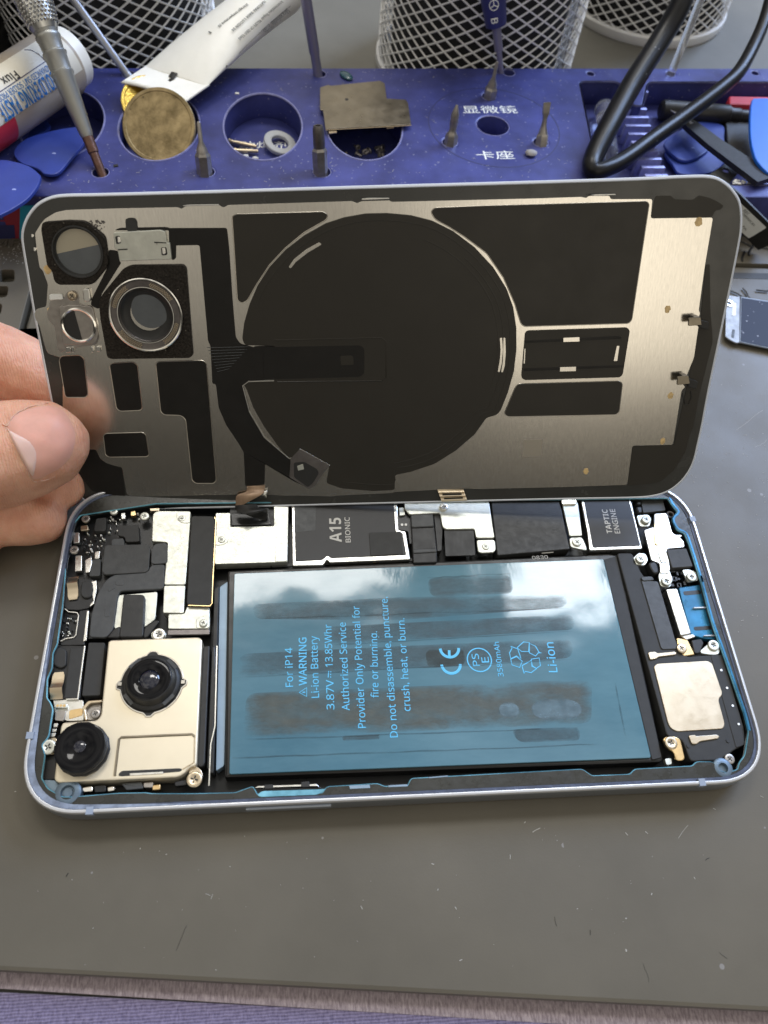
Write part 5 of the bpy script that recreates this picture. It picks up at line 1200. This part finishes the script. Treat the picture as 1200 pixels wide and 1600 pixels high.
def on_tube(px):
    """project a picture point of the print onto the modelled tube body"""
    d_ = ray(*px); best = None
    for t_ in [k/120 for k in range(-16, 125)]:
        i = 0
        while i < len(stations)-2 and stations[i+1][0] < t_: i += 1
        (ta, wa, ha), (tb, wb, hb) = stations[i], stations[i+1]; f = (t_-ta)/(tb-ta); w_, h_ = wa+(wb-wa)*f, ha+(hb-ha)*f
        for k in range(0, 61):
            p = tube_pt(t_, math.pi*k/60, w_, h_)+c0; q = p-CAM; s_ = q.dot(d_)/d_.dot(d_); e_ = (q-d_*s_).length
            if best is None or e_ < best[0]: best = (e_, p)
    return best[1]-c0
bm = bmesh.new()
def tube_line(s, a, b, cap):
    p, q = on_tube(K11(*a)[0]), on_tube(K11(*b)[0]); pm = on_tube(K11((a[0]+b[0])/2, (a[1]+b[1])/2)[0])
    lift = ((pm-(p+q)/2).length+.25); nz = updir*.8+(CAM-c0-pm).normalized()*.6
    add_text(bm, s, p, q, cap, nz, .02, lift)
tube_line('Silica antioxide  IF1181', (990, 58), (840, 190), 1.6)
tube_line('Intermediate Repair RELIFE CP-0061 13ml', (955, 12), (690, 248), 1.0)
tube_line('NATURAL BASE LUTION 04', (850, 8), (645, 190), .9)
tube_line('Storage temperature 25', (745, 22), (560, 170), .8)
for a, b in (((720, 365), (850, 290)), ((850, 292), (930, 228)), ((935, 222), (1060, 120))):
    p, q = on_tube(K11(*a)[0]), on_tube(K11(*b)[0]); add_tube(bm, [p+updir*.15, q+updir*.15], .08, 4)
for a, b, w_ in (((290, 455), (275, 490), 1.1), ((282, 490), (262, 512), .6), ((615, 425), (632, 432), .3), ((508, 206), (520, 212), .25)):
    p, q = on_tube(K11(*a)[0]), on_tube(K11(*b)[0]); add_tube(bm, [p+updir*.3, q+updir*.3], w_, 4, flat=.1)
finish_flat('printed_text', bm, 'ink', wt)

# ---- soldering paste tube
K12 = Z(0, 50, 8.89)
ctop, cbot = BENCH.w(*K12(330,235)[0], 23), BENCH.w(*K12(870,880)[0], 17)
axp0, axp1 = BENCH.w(92, 100, 24), BENCH.w(-70, 208, 24)
axd = (axp1-axp0).normalized(); PR = 9.6
sp = empty('paste_syringe', axp0, 'white labelled soldering paste tube lying at the left beside the grey screwdriver', 'tube')
R = rot_to(axd); ln = (axp1-axp0).length
lathe('barrel', [(PR-.3, -1), (PR, 0), (PR, ln+60), (0, ln+60)], 'syrbody', sp, R, n=64)
lathe('end_cap', [(0, -6), (7.0, -6), (8.6, -5), (8.8, -1), (PR-.4, -.9)], 'tubewhite', sp, R, n=64)
# wrap-around label built as its own sheet of the curved surface
toc = (CAM-axp0); nf = (toc-axd*toc.dot(axd)).normalized(); sx = axd.cross(nf)       # nf faces up to the lens side, sx across
def on_bar(px, r=PR+.12):
    d_ = ray(*px); o_ = CAM-axp0; a_ = d_-axd*d_.dot(axd); b_ = o_-axd*o_.dot(axd)
    A_, B_, C_ = a_.dot(a_), 2*a_.dot(b_), b_.dot(b_)-r*r; disc = B_*B_-4*A_*C_
    t = (-B_-math.sqrt(max(0, disc)))/(2*A_); return o_+d_*t
def ang(p): q = p-axd*p.dot(axd); return math.atan2(q.dot(sx), q.dot(nf))
aL = ang(on_bar(K12(600,900)[0])); aR = -aL*1.9 if abs(aL) > .2 else -2.2
bm = bmesh.new(); prev = None
for k in range(33):
    t = aL+(aR-aL)*k/32; u = nf*math.cos(t)+sx*math.sin(t)
    row = [bm.verts.new(u*(PR+.06)+axd*z) for z in (.2, ln*.5, ln+50)]
    if prev:
        for j in range(2): bm.faces.new((prev[j], prev[j+1], row[j+1], row[j]))
    prev = row
o = link('label', bm, 'syringe', sp, angle=60)
bm = bmesh.new()
zr = on_bar((0, 200)).dot(axd)
aS = aL; prev = None
for k in range(13):
    t = aL-(.02+.9*k/12)*(1 if aL > 0 else -1)*-1; u = nf*math.cos(t)+sx*math.sin(t); row = [bm.verts.new(u*(PR+.05)+axd*z) for z in (zr-6, ln+50)]
    if prev: bm.faces.new((prev[0], prev[1], row[1], row[0]))
    prev = row
link('red_band', bm, 'red', sp, angle=60)
def wrap_text(s, a, b, cap, m, nm, bold=.01):
    p, q = on_bar(K12(*a)[0]), on_bar(K12(*b)[0]); n_ = ((p+q)/2); n_ = n_-axd*n_.dot(axd); n_.normalize()
    def bend(P):
        z = P.dot(axd); c = P-axd*z
        s_ = c-n_*c.dot(n_); th = s_.length/PR; dd = s_.normalized() if s_.length > 1e-6 else Vector((0, 0, 0))
        return axd*z+(n_*math.cos(th)+dd*math.sin(th))*(PR+.14+cap*cap/70)
    p2, q2 = p-n_*p.dot(n_)+n_*PR, q-n_*q.dot(n_)+n_*PR
    bm = bmesh.new(); add_text(bm, s, p2, q2, cap, n_, bold, .1, bend); return finish_flat(nm, bm, m, sp)
wrap_text('SOLDERING PASTE', (705, 545), (-60, 1035), 4.2, 'inkblue', 'label_title', .02)
wrap_text('ADVANCED SMT SOLDER PRODUCTS', (668, 445), (-190, 990), 1.5, 'inkblue', 'label_subtitle')
wrap_text('Flux', (200, 535), (-15, 650), 2.3, 'ink', 'label_handwriting', .02)
bm = bmesh.new()
for a, b in (((-30, 850), (635, 405)), ((635, 405), (540, 310)), ((540, 310), (430, 250)), ((430, 250), (340, 248))):
    pts = [on_bar(K12(a[0]+(b[0]-a[0])*k/8, a[1]+(b[1]-a[1])*k/8)[0], PR+.1) for k in range(9)]; add_tube(bm, pts, .13, 4)
link('label_border', bm, 'navy', sp)

# ---- wire mesh pen cups
def cup_mesh_data(rad, hgt, n=35, slope=.60, wire=.36):
    bm = bmesh.new()
    for sgn in (1, -1):
        for k in range(n):
            pts = []; m_ = int(hgt/2.2)
            for j in range(m_+1):
                z = 4+(hgt-4)*j/m_; t = 2*math.pi*k/n+sgn*z/slope/rad; pts.append((rad*math.cos(t), rad*math.sin(t), z))
            add_tube(bm, pts, wire, 4, cap=False, flat=.9)
    return bm
def cup(cx, cy, rad, label, seam=None, fillers=()):
    e = empty('pen_cup', (cx, cy, -6), label, 'pen cup', 'wire mesh pen cups behind the blue block')
    link('wire_mesh', cup_mesh_data(rad, 98), 'mesh', e, angle=60)
    lathe('base_ring', [(rad-3, 0), (rad+.5, 0), (rad+1.0, .8), (rad+1.0, 3.6), (rad+.3, 4.4), (rad-1, 4.4), (rad-2, 1.2), (0, 1.2)], 'mesh', e, n=64)
    lathe('top_ring', [(rad-.8, 97), (rad+.9, 97), (rad+1.1, 99), (rad, 100), (rad-.8, 99), (rad-.8, 97)], 'satin', e, n=64)
    if seam is not None:
        bm = bmesh.new(); R = Matrix.Rotation(seam, 3, 'Z'); add_box(bm, R@Vector((rad+.3, 0, 50)), (1.0, 4.4, 95), R); link('seam_strip', bm, 'clear', e)
    return e
cup(-90, 243, 37.5, 'wire mesh pen cup at the left behind the white tube')
cup(47, 243, 37.5, 'wire mesh pen cup in the middle behind the blue screwdriver', math.radians(-47))
cup(130, 299, 36.0, 'wire mesh pen cup at the right behind the black cable')
for cx, cy, lab, items in ((-90, 243, 'left', ((-12, -8, 3.5), (8, -10, 4), (0, 10, 4.5), (15, 5, 3))), (47, 243, 'middle', ((-14, -12, 3.5), (6, -16, 4), (16, 4, 5), (-6, 8, 4))), (130, 299, 'right', ((-8, -12, 3.5), (10, -6, 4)))):
    for k, (dx, dy, r) in enumerate(items):
        b = Vector((cx+dx, cy+dy, -4.5)); t = b+Vector((dx*.7, dy*.7, 130)); bm = bmesh.new(); add_tube(bm, [b, b.lerp(t, .5), t], r, 12)
        o = link('pen', bm, ('dark', 'gray', 'navy', 'black')[k % 4]); tag(o, 'dim pen handle seen through the mesh of the %s cup' % lab, 'pen', 'pens inside the %s cup' % lab)
    bm = bmesh.new(); add_lathe(bm, [(33, -4.6), (33, 70), (32.6, 70), (32.6, -4.6)], o=(cx, cy, 0), n=40)
    tag(link('cup_shading', bm, 'dark'), 'black liner sleeve added to darken the inside of the %s wire mesh cup' % lab, 'shading')  # dark sleeve added in place of the shade inside the cup

bm = bmesh.new(); add_prism(bm, rc([Vector((-122, 205)), Vector((-121, 300)), Vector((-200, 300)), Vector((-200, 205))], 6), 80, 85.9, 2)
tag(link('black_box', bm, 'black'), 'black box standing in the far left corner behind the soldering paste tube', 'box')
# ---- black cable
K13 = Z(800, 0, 3)
cpts = [BENCH.w(*K13(830,-120)[0], 46), BENCH.w(*K13(790,20)[0], 40), BENCH.w(*K13(700,180)[0], 33), BENCH.w(*K13(560,400)[0], 26), BENCH.w(*K13(440,620)[0], 21), BENCH.w(*K13(385,730)[0], 18.6), BENCH.w(*K13(372,775)[0], 18), BENCH.w(*K13(385,800)[0], 17.5), BENCH.w(*K13(430,795)[0], 17.5), BENCH.w(*K13(520,752)[0], 17.5), BENCH.w(*K13(660,650)[0], 18.2), BENCH.w(*K13(800,550)[0], 19.5), BENCH.w(*K13(960,430)[0], 22), BENCH.w(*K13(1060,340)[0], 24), BENCH.w(*K13(1130,220)[0], 27), BENCH.w(*K13(1185,90)[0], 31), BENCH.w(*K13(1230,-80)[0], 36)]
crad = [3.5, 3.5, 3.45, 3.4, 3.3, 3.1, 2.8, 2.5, 2.5, 2.5, 2.5, 2.4, 2.35, 2.3, 2.2, 2.1, 2.0]
L_ = smooth_loop(cpts, 6, False); RR = []
for i in range(len(crad)-1): RR += [crad[i]+(crad[i+1]-crad[i])*k/6 for k in range(6)]
RR.append(crad[-1])
bm = bmesh.new(); add_tube(bm, L_, RR, 16); tag(link('black_cable', bm, 'cable', angle=70), 'thick black cable bent sharply in a V over the blue block', 'cable')

# ---- things in the right-hand tray of the block
def at(x, y, z): return BENCH.w(x, y, z)
K14 = Z(1000, 130, 6)
a, b = at(*K14(200,250)[0], 10.2), at(*K14(820,300)[0], 10.2); e = empty('black_pen', a, 'thick black pen cap lying in the right tray of the block', 'pen'); R = rot_to(b-a); ln = (b-a).length
lathe('cap', [(0, -.6), (2.2, -.6), (3.2, .2), (3.3, 1.5), (3.3, ln), (2.8, ln+.3)], 'black', e, R, n=36); lathe('barrel', [(2.8, ln), (2.6, ln+1), (2.6, ln+4), (2.2, ln+4.5), (2.2, ln+10), (0, ln+10)], 'black', e, R, n=30)
pts = [at(*p, z) for p, z in zip(K14(290,255, 380,320, 480,405, 700,580, 900,720, 1180,920), (14, 14, 14.5, 15.2, 15.8, 17))]
e = empty('black_tweezers', pts[0], 'long flat black tool lying across the right tray with a fine pointed tip', 'tool')
q = [p-pts[0] for p in pts]
bm = bmesh.new(); prev = None
for c, w_ in zip(q[1:], (.8, 2.6, 3.1, 3.6, 4.0)):
    d = (q[-1]-q[0]).normalized(); s_ = d.cross(Vector((0, 0, 1))).normalized(); row = [bm.verts.new(c+s_*w_+Vector((0, 0, .9))), bm.verts.new(c-s_*w_+Vector((0, 0, .9))), bm.verts.new(c-s_*w_-Vector((0, 0, .9))), bm.verts.new(c+s_*w_-Vector((0, 0, .9)))]
    if prev:
        for k in range(4): bm.faces.new((prev[k], prev[(k+1) % 4], row[(k+1) % 4], row[k]))
    else: bm.faces.new(row)
    prev = row
bm.faces.new(prev); bmesh.ops.scale(bm, vec=(.8, .8, 1), verts=[]); link('handle', bm, 'black', e, angle=30)
tube('tip', [q[0], q[1]+Vector((0, 0, .2)), q[2]], [.18, .6, 1.2], 'rod', e, 8)
pick('opening_pick', K14(215,590, 330,490, 420,440, 560,470, 640,560, 640,635, 540,710, 430,745, 330,715), 9.6, .9, 'pickblue', 'small blue pick lying on top of a larger one in the right tray')
pick('opening_pick', K14(230,640, 420,430, 520,380, 760,410, 780,540, 800,740, 640,860, 380,870, 300,790), 8.2, .9, 'pickblue', 'larger blue pick underneath the small one in the right tray')
pick('opening_pick', K14(1030,205, 1090,165, 1250,190, 1330,400, 1330,760, 1230,880, 1110,790, 1050,680, 1018,480), 17.5, 1.0, 'pickbright', 'bright sky blue pick at the right frame edge')
bm = bmesh.new(); add_prism(bm, rc([Vector(at(*p, 13)[:2]) for p in K14(835,118, 1500,130, 1500,215, 835,195)], .8), 13, 5.5, .5); tag(link('red_box', bm, 'red'), 'red plastic box at the back of the right tray', 'box')
e = empty('black_case', at(1160,215,7), 'flat black case lettered A lying under the bright blue pick', 'case')
eo = at(1160,215,7)
bm = bmesh.new(); add_prism(bm, rc([Vector((at(*p, 8)-eo)[:2]) for p in K14(780,390, 1400,390, 1460,800, 900,760, 800,600)], .8), 2.6, 2.6, .4); link('shell', bm, 'black', e)
lettering(BENCH, 'printed_letter', [('A', K14(922,660)[0], K14(992,665)[0], 2.6, .004)], 9.65, 'gray', e, (eo.x, eo.y, eo.z))
e = empty('grey_card', at(1128,262,9), 'grey tag with a punched hole under the black flat tool', 'tag'); eo = at(1128,262,9)
fill([rc([Vector((at(*p, 11.6)-eo)[:2]) for p in K14(640,865, 830,735, 960,800, 830,950, 740,980)], .5), circ((at(*K14(805,822)[0], 11.6)-eo), 1.15, 20)], 2.8, .6, 'tag_sheet', 'gray', e, .1)
bm = bmesh.new(); K15 = Z(1120, 270, 12.31)
for k in range(26):
    x = random.uniform(300, 880); y = random.uniform(130, 240) if x < 560 else random.uniform(170, 240); p = at(*K15(x, min(y, 240))[0], 14.2); bmesh.ops.create_icosphere(bm, subdivisions=1, radius=random.uniform(.35, .8), matrix=Matrix.Translation(p))
tag(link('white_flakes', bm, 'white'), 'heap of white flakes along the inner edge of the right tray', 'flakes', kind='stuff')
e = empty('clear_vial', at(950,200,8), 'clear plastic vial with a rounded cap in the narrow tray pocket', 'vial'); eo = at(950,200,8)
a, b = at(945,170,10)-eo, at(958,300,10)-eo; R = rot_to(b-a)
lathe('vial_body', [(3.3, 0), (3.4, .5), (2.9, 9), (2.8, 26), (0, 26)], 'clear', e, R, o=a, n=36); lathe('vial_cap', [(0, -1.2), (2.2, -1.1), (3.4, -.3), (3.6, .6), (3.3, .8)], 'clear', e, R, o=a, n=36)
# black connector strip with a white label over the front edge
e = empty('labelled_strip', at(1170,330,13), 'black plastic strip with a white printed label leaning over the block front at the right', 'label strip')
eo = at(1170,330,13)
def strip_pt(x, y, dz=0):
    """the strip is a sloping plane from the block edge down to the mat"""
    p0 = at(1132,290,17); p1 = at(1200,395,2.5); p2 = at(1230,352,14)
    n = (p1-p0).cross(p2-p0).normalized(); n = -n if n.dot(CAM-p0) < 0 else n
    d_ = ray(x, y); t = ((p0+n*dz-CAM).dot(n))/d_.dot(n); return CAM+d_*t-eo, n
def strip(name, px, dz, m, th=.5):
    bm = bmesh.new(); vs = []; n = None
    for p in px: q, n = strip_pt(*p, dz); vs.append(bm.verts.new(q))
    bm.faces.new(vs); ex = bmesh.ops.extrude_face_region(bm, geom=bm.faces[:]); bmesh.ops.translate(bm, verts=[v for v in ex['geom'] if isinstance(v, bmesh.types.BMVert)], vec=-n*th); return link(name, bm, m, e)
strip('strip_body', K15(200,215, 420,390, 985,950, 1150,1100, 1100,1340, 800,1490, 600,1290, 380,1090), 0, 'black', .6)
strip('label_sheet', K15(380,500, 430,560, 945,1050, 935,1070, 630,1255, 600,1250, 380,1060), .08, 'paper', .06)
bm = bmesh.new()
for s_, a, b, cap in (('8807', (500, 730), (590, 815), 1.0), ('COMPONENT BP4', (480, 790), (705, 1030), .8), ('PVN', (485, 1040), (545, 1110), .8)):
    p, n = strip_pt(*K15(*a)[0], .1); q2, n = strip_pt(*K15(*b)[0], .1); add_text(bm, s_, p, q2, cap, n, 0, .03)
finish_flat('label_text', bm, 'ink', e)
# display shield on the mat
e = empty('display_shield', at(1175,505,0), 'loose steel bracket joined to a dark navy panel lying on the grey mat', 'shield'); eo = at(1175,505,0)
K16 = Z(1000, 250, 5.333)
def shp_(name, px, z, th, m, r=.3):
    bm = bmesh.new(); add_prism(bm, rc([Vector((at(*p, z)-eo)[:2]) for p in px], r), z, th, .08); return link(name, bm, m, e)
shp_('steel_bracket', K16(735,1128, 832,1140, 828,1520, 800,1522, 745,1495, 712,1468, 718,1200), 1.6, .4, 'tin', .15)
shp_('panel_frame', K16(842,1138, 1200,1195, 1190,1590, 832,1515), 1.7, .5, 'seg', .15); shp_('panel', K16(847,1146, 1200,1201, 1185,1584, 839,1510), 1.78, .2, 'screenblue', .15)
shp_('slot', K16(775,1185, 805,1190, 800,1300, 765,1295), 1.66, .1, 'paper', 1); shp_('slot', K16(768,1410, 792,1412, 785,1485, 760,1480), 1.66, .1, 'gray', .8)
c = at(*K16(742,1195)[0], 1.7)-eo; lathe('bracket_ring', [(1.3, 1.6), (1.3, 1.9), (.8, 1.9), (.7, 1.7), (0, 1.7)], ['chrome', 'ink'], e, o=(c.x, c.y, 0), n=24, mi=[0, 0, 0, 1])
# printed card at the left
e = empty('printed_card', at(20,355,6), 'red and teal printed card standing under the large blue pick at the left', 'card'); eo = at(20,355,6)
def upright(name, px, y0, m, th=.6):
    """vertical sheet facing the front"""
    bm = bmesh.new(); vs = []
    for x, y in px:
        d_ = ray(x, y); t = (y0-CAM.y)/d_.y; vs.append(bm.verts.new(CAM+d_*t-eo))
    bm.faces.new(vs); ex = bmesh.ops.extrude_face_region(bm, geom=bm.faces[:]); bmesh.ops.translate(bm, verts=[v for v in ex['geom'] if isinstance(v, bmesh.types.BMVert)], vec=(0, th, 0)); return link(name, bm, m, e)
yv = at(20,372,.8).y
upright('red_area', [(-60,322), (31,322), (30,374), (-60,374)], yv, 'maroon'); upright('teal_area', [(31.2,322), (70,322), (70,374), (30.2,374)], yv, 'teal'); upright('navy_patch', [(-60,352), (22,352), (24,372), (-60,372)], yv-.15, 'navy', .1)

# ---- dust, fibres and clippings on the mat (too many to count)
bm = bmesh.new()
def fleck(x, y, ln, w_, z=.06, a=None):
    p = at(x, y, 0); t = a if a is not None else random.random()*math.pi; d_ = Vector((math.cos(t), math.sin(t), 0)); n_ = 4; pts = [p+d_*(ln*(k/n_-.5))+Vector((-d_.y, d_.x, 0))*random.uniform(-.12, .12)*ln*.4+Vector((0, 0, z)) for k in range(n_+1)]
    add_tube(bm, pts, w_, 4, flat=.5)
for x, y, ln, w_ in ((838,1297,2.6,.13), (820,1285,.6,.15), (797,1339,1.2,.1), (979,1303,1.0,.14), (1010,1301,.9,.13), (712,1419,.7,.14), (1018,1397,.5,.18), (978,1485,.6,.26), (978,1435,.4,.18), (720,1500,.8,.12), (676,1350,.8,.14), (684,1390,.5,.12), (1085,1372,.6,.12), (902,1420,.4,.1), (325,1398,1.4,.07), (331,1401,1.2,.07), (219,1326,.35,.16), (260,1335,.4,.12), (565,1418,1.0,.1), (24,1237,.4,.15), (1116,1264,.8,.12), (1190,1245,.9,.1)): fleck(x, y, ln*.7, w_*.55)
for _ in range(150):
    x, y = random.uniform(1080, 1200), random.uniform(560, 1000)
    fleck(x, y, random.uniform(.1, .4), random.uniform(.03, .075))
for x0, y0, x1, y1 in ((1150,672,1192,640), (1180,700,1198,688), (1060,1310,1075,1290)):
    add_tube(bm, [at(x0+(x1-x0)*k/5, y0+(y1-y0)*k/5+random.uniform(-1.5, 1.5), .02) for k in range(6)], .03, 4, flat=.3)
for _ in range(45): fleck(random.uniform(20, 1180), random.uniform(1290, 1520), random.uniform(.08, .25), random.uniform(.02, .045))
for _ in range(90): fleck(random.uniform(-20, 40), random.uniform(380, 415), random.uniform(.15, .5), random.uniform(.06, .12), .7)
tag(link('dust', bm, 'dust'), 'white dust flecks and fibres scattered on the grey mat', 'dust', kind='stuff')
bm = bmesh.new()
for x, y, ln, w_, a in ((283,1465,4.2,.03,1.15), (868,1440,1.6,.035,1.7), (1130,1493,1.6,.03,-.7), (1010,1520,3.0,.022,1.7), (1105,1342,1.0,.05,.4), (922,1457,.9,.05,1.4), (105,1367,.7,.07,1)): fleck(x, y, ln, w_, .06, a)
for x, y in ((1155,372), (1164,383), (1150,395), (1172,392), (1182,380), (1196,390), (1160,402), (1190,456), (1165,460), (1152,462)): fleck(x, y, random.uniform(3, 7), .35, .5)
tag(link('clippings', bm, 'black'), 'dark hairs and thin black clippings lying on the grey mat', 'clippings', kind='stuff')

# ------------------------------------------------------------------ light
w = bpy.data.worlds.new('World'); sc.world = w; w.use_nodes = True
nt = w.node_tree; bg = nt.nodes['Background']
tc = nt.nodes.new('ShaderNodeTexCoord'); sep = nt.nodes.new('ShaderNodeSeparateXYZ'); nt.links.new(tc.outputs['Generated'], sep.inputs[0])
rp = nt.nodes.new('ShaderNodeValToRGB'); mr = nt.nodes.new('ShaderNodeMapRange'); mr.inputs['From Min'].default_value = -.1; mr.inputs['From Max'].default_value = 1
nt.links.new(sep.outputs['Z'], mr.inputs['Value']); nt.links.new(mr.outputs['Result'], rp.inputs['Fac'])
el = rp.color_ramp.elements; el[0].position = 0; el[0].color = (.035,.032,.028,1); el[1].position = 1; el[1].color = (.66,.63,.57,1)
for pos, v in ((.20, .035), (.29, .07), (.36, .30), (.45, .54), (.73, .60)):
    x = el.new(pos); x.color = (v, v*.93, v*.80, 1)
nz = nt.nodes.new('ShaderNodeTexNoise'); nz.inputs['Scale'].default_value = 3.2; nz.inputs['Detail'].default_value = 2; nt.links.new(tc.outputs['Generated'], nz.inputs['Vector'])
m2 = nt.nodes.new('ShaderNodeMapRange'); m2.inputs['From Min'].default_value = .38; m2.inputs['From Max'].default_value = .62; m2.inputs['To Min'].default_value = .35; m2.inputs['To Max'].default_value = 1.55
nt.links.new(nz.outputs['Fac'], m2.inputs['Value']); ml = nt.nodes.new('ShaderNodeVectorMath'); ml.operation = 'SCALE'
nt.links.new(rp.outputs['Color'], ml.inputs[0]); nt.links.new(m2.outputs['Result'], ml.inputs['Scale']); nt.links.new(ml.outputs['Vector'], bg.inputs['Color']); bg.inputs['Strength'].default_value = 1.12
def area(name, loc, target, size, power, col, sy=None):
    l = bpy.data.lights.new(name, 'AREA'); l.energy = power; l.color = col; l.size = size
    if sy: l.shape = 'RECTANGLE'; l.size_y = sy
    o = bpy.data.objects.new(name, l); COL.objects.link(o); o.location = Vector(loc)*S
    o.rotation_euler = (Vector(target)-Vector(loc)).to_track_quat('-Z', 'Y').to_euler(); return o
area('ceiling_panel', (-65, 670, 1200), (-65, 670, 0), .39, 4.6, (1.0, .97, .92), .23)
area('ceiling_panel', (480, 640, 1200), (480, 640, 0), .24, 4.2, (.93, .97, 1.0), .24)
area('window_light', (950, 850, 880), (60, 60, 0), .6, 20, (.46, .63, 1.0), .6)
area('room_light', (520, -1380, 650), (0, 40, 30), .7, 1.05, (1.0, .90, .74), .42)

# ------------------------------------------------------------------ camera and view
cd = bpy.data.cameras.new('camera'); co = bpy.data.objects.new('camera', cd); COL.objects.link(co)
Rw = Matrix((RC[0], -RC[1], -RC[2])).transposed()
co.matrix_world = Matrix.Translation(CAM*S) @ Rw.to_4x4()
cd.sensor_fit = 'VERTICAL'; cd.sensor_height = 36; cd.sensor_width = 27; cd.lens = 36*F_PX/1600
cd.clip_start = .005; cd.clip_end = 20
cd.dof.use_dof = True; cd.dof.focus_distance = .172; cd.dof.aperture_fstop = cd.lens/1.1
sc.camera = co
sc.view_settings.view_transform = 'Standard'; sc.view_settings.look = 'None'; sc.view_settings.exposure = .05; sc.view_settings.gamma = 1
sc.cycles.max_bounces = 8; sc.cycles.use_denoising = True
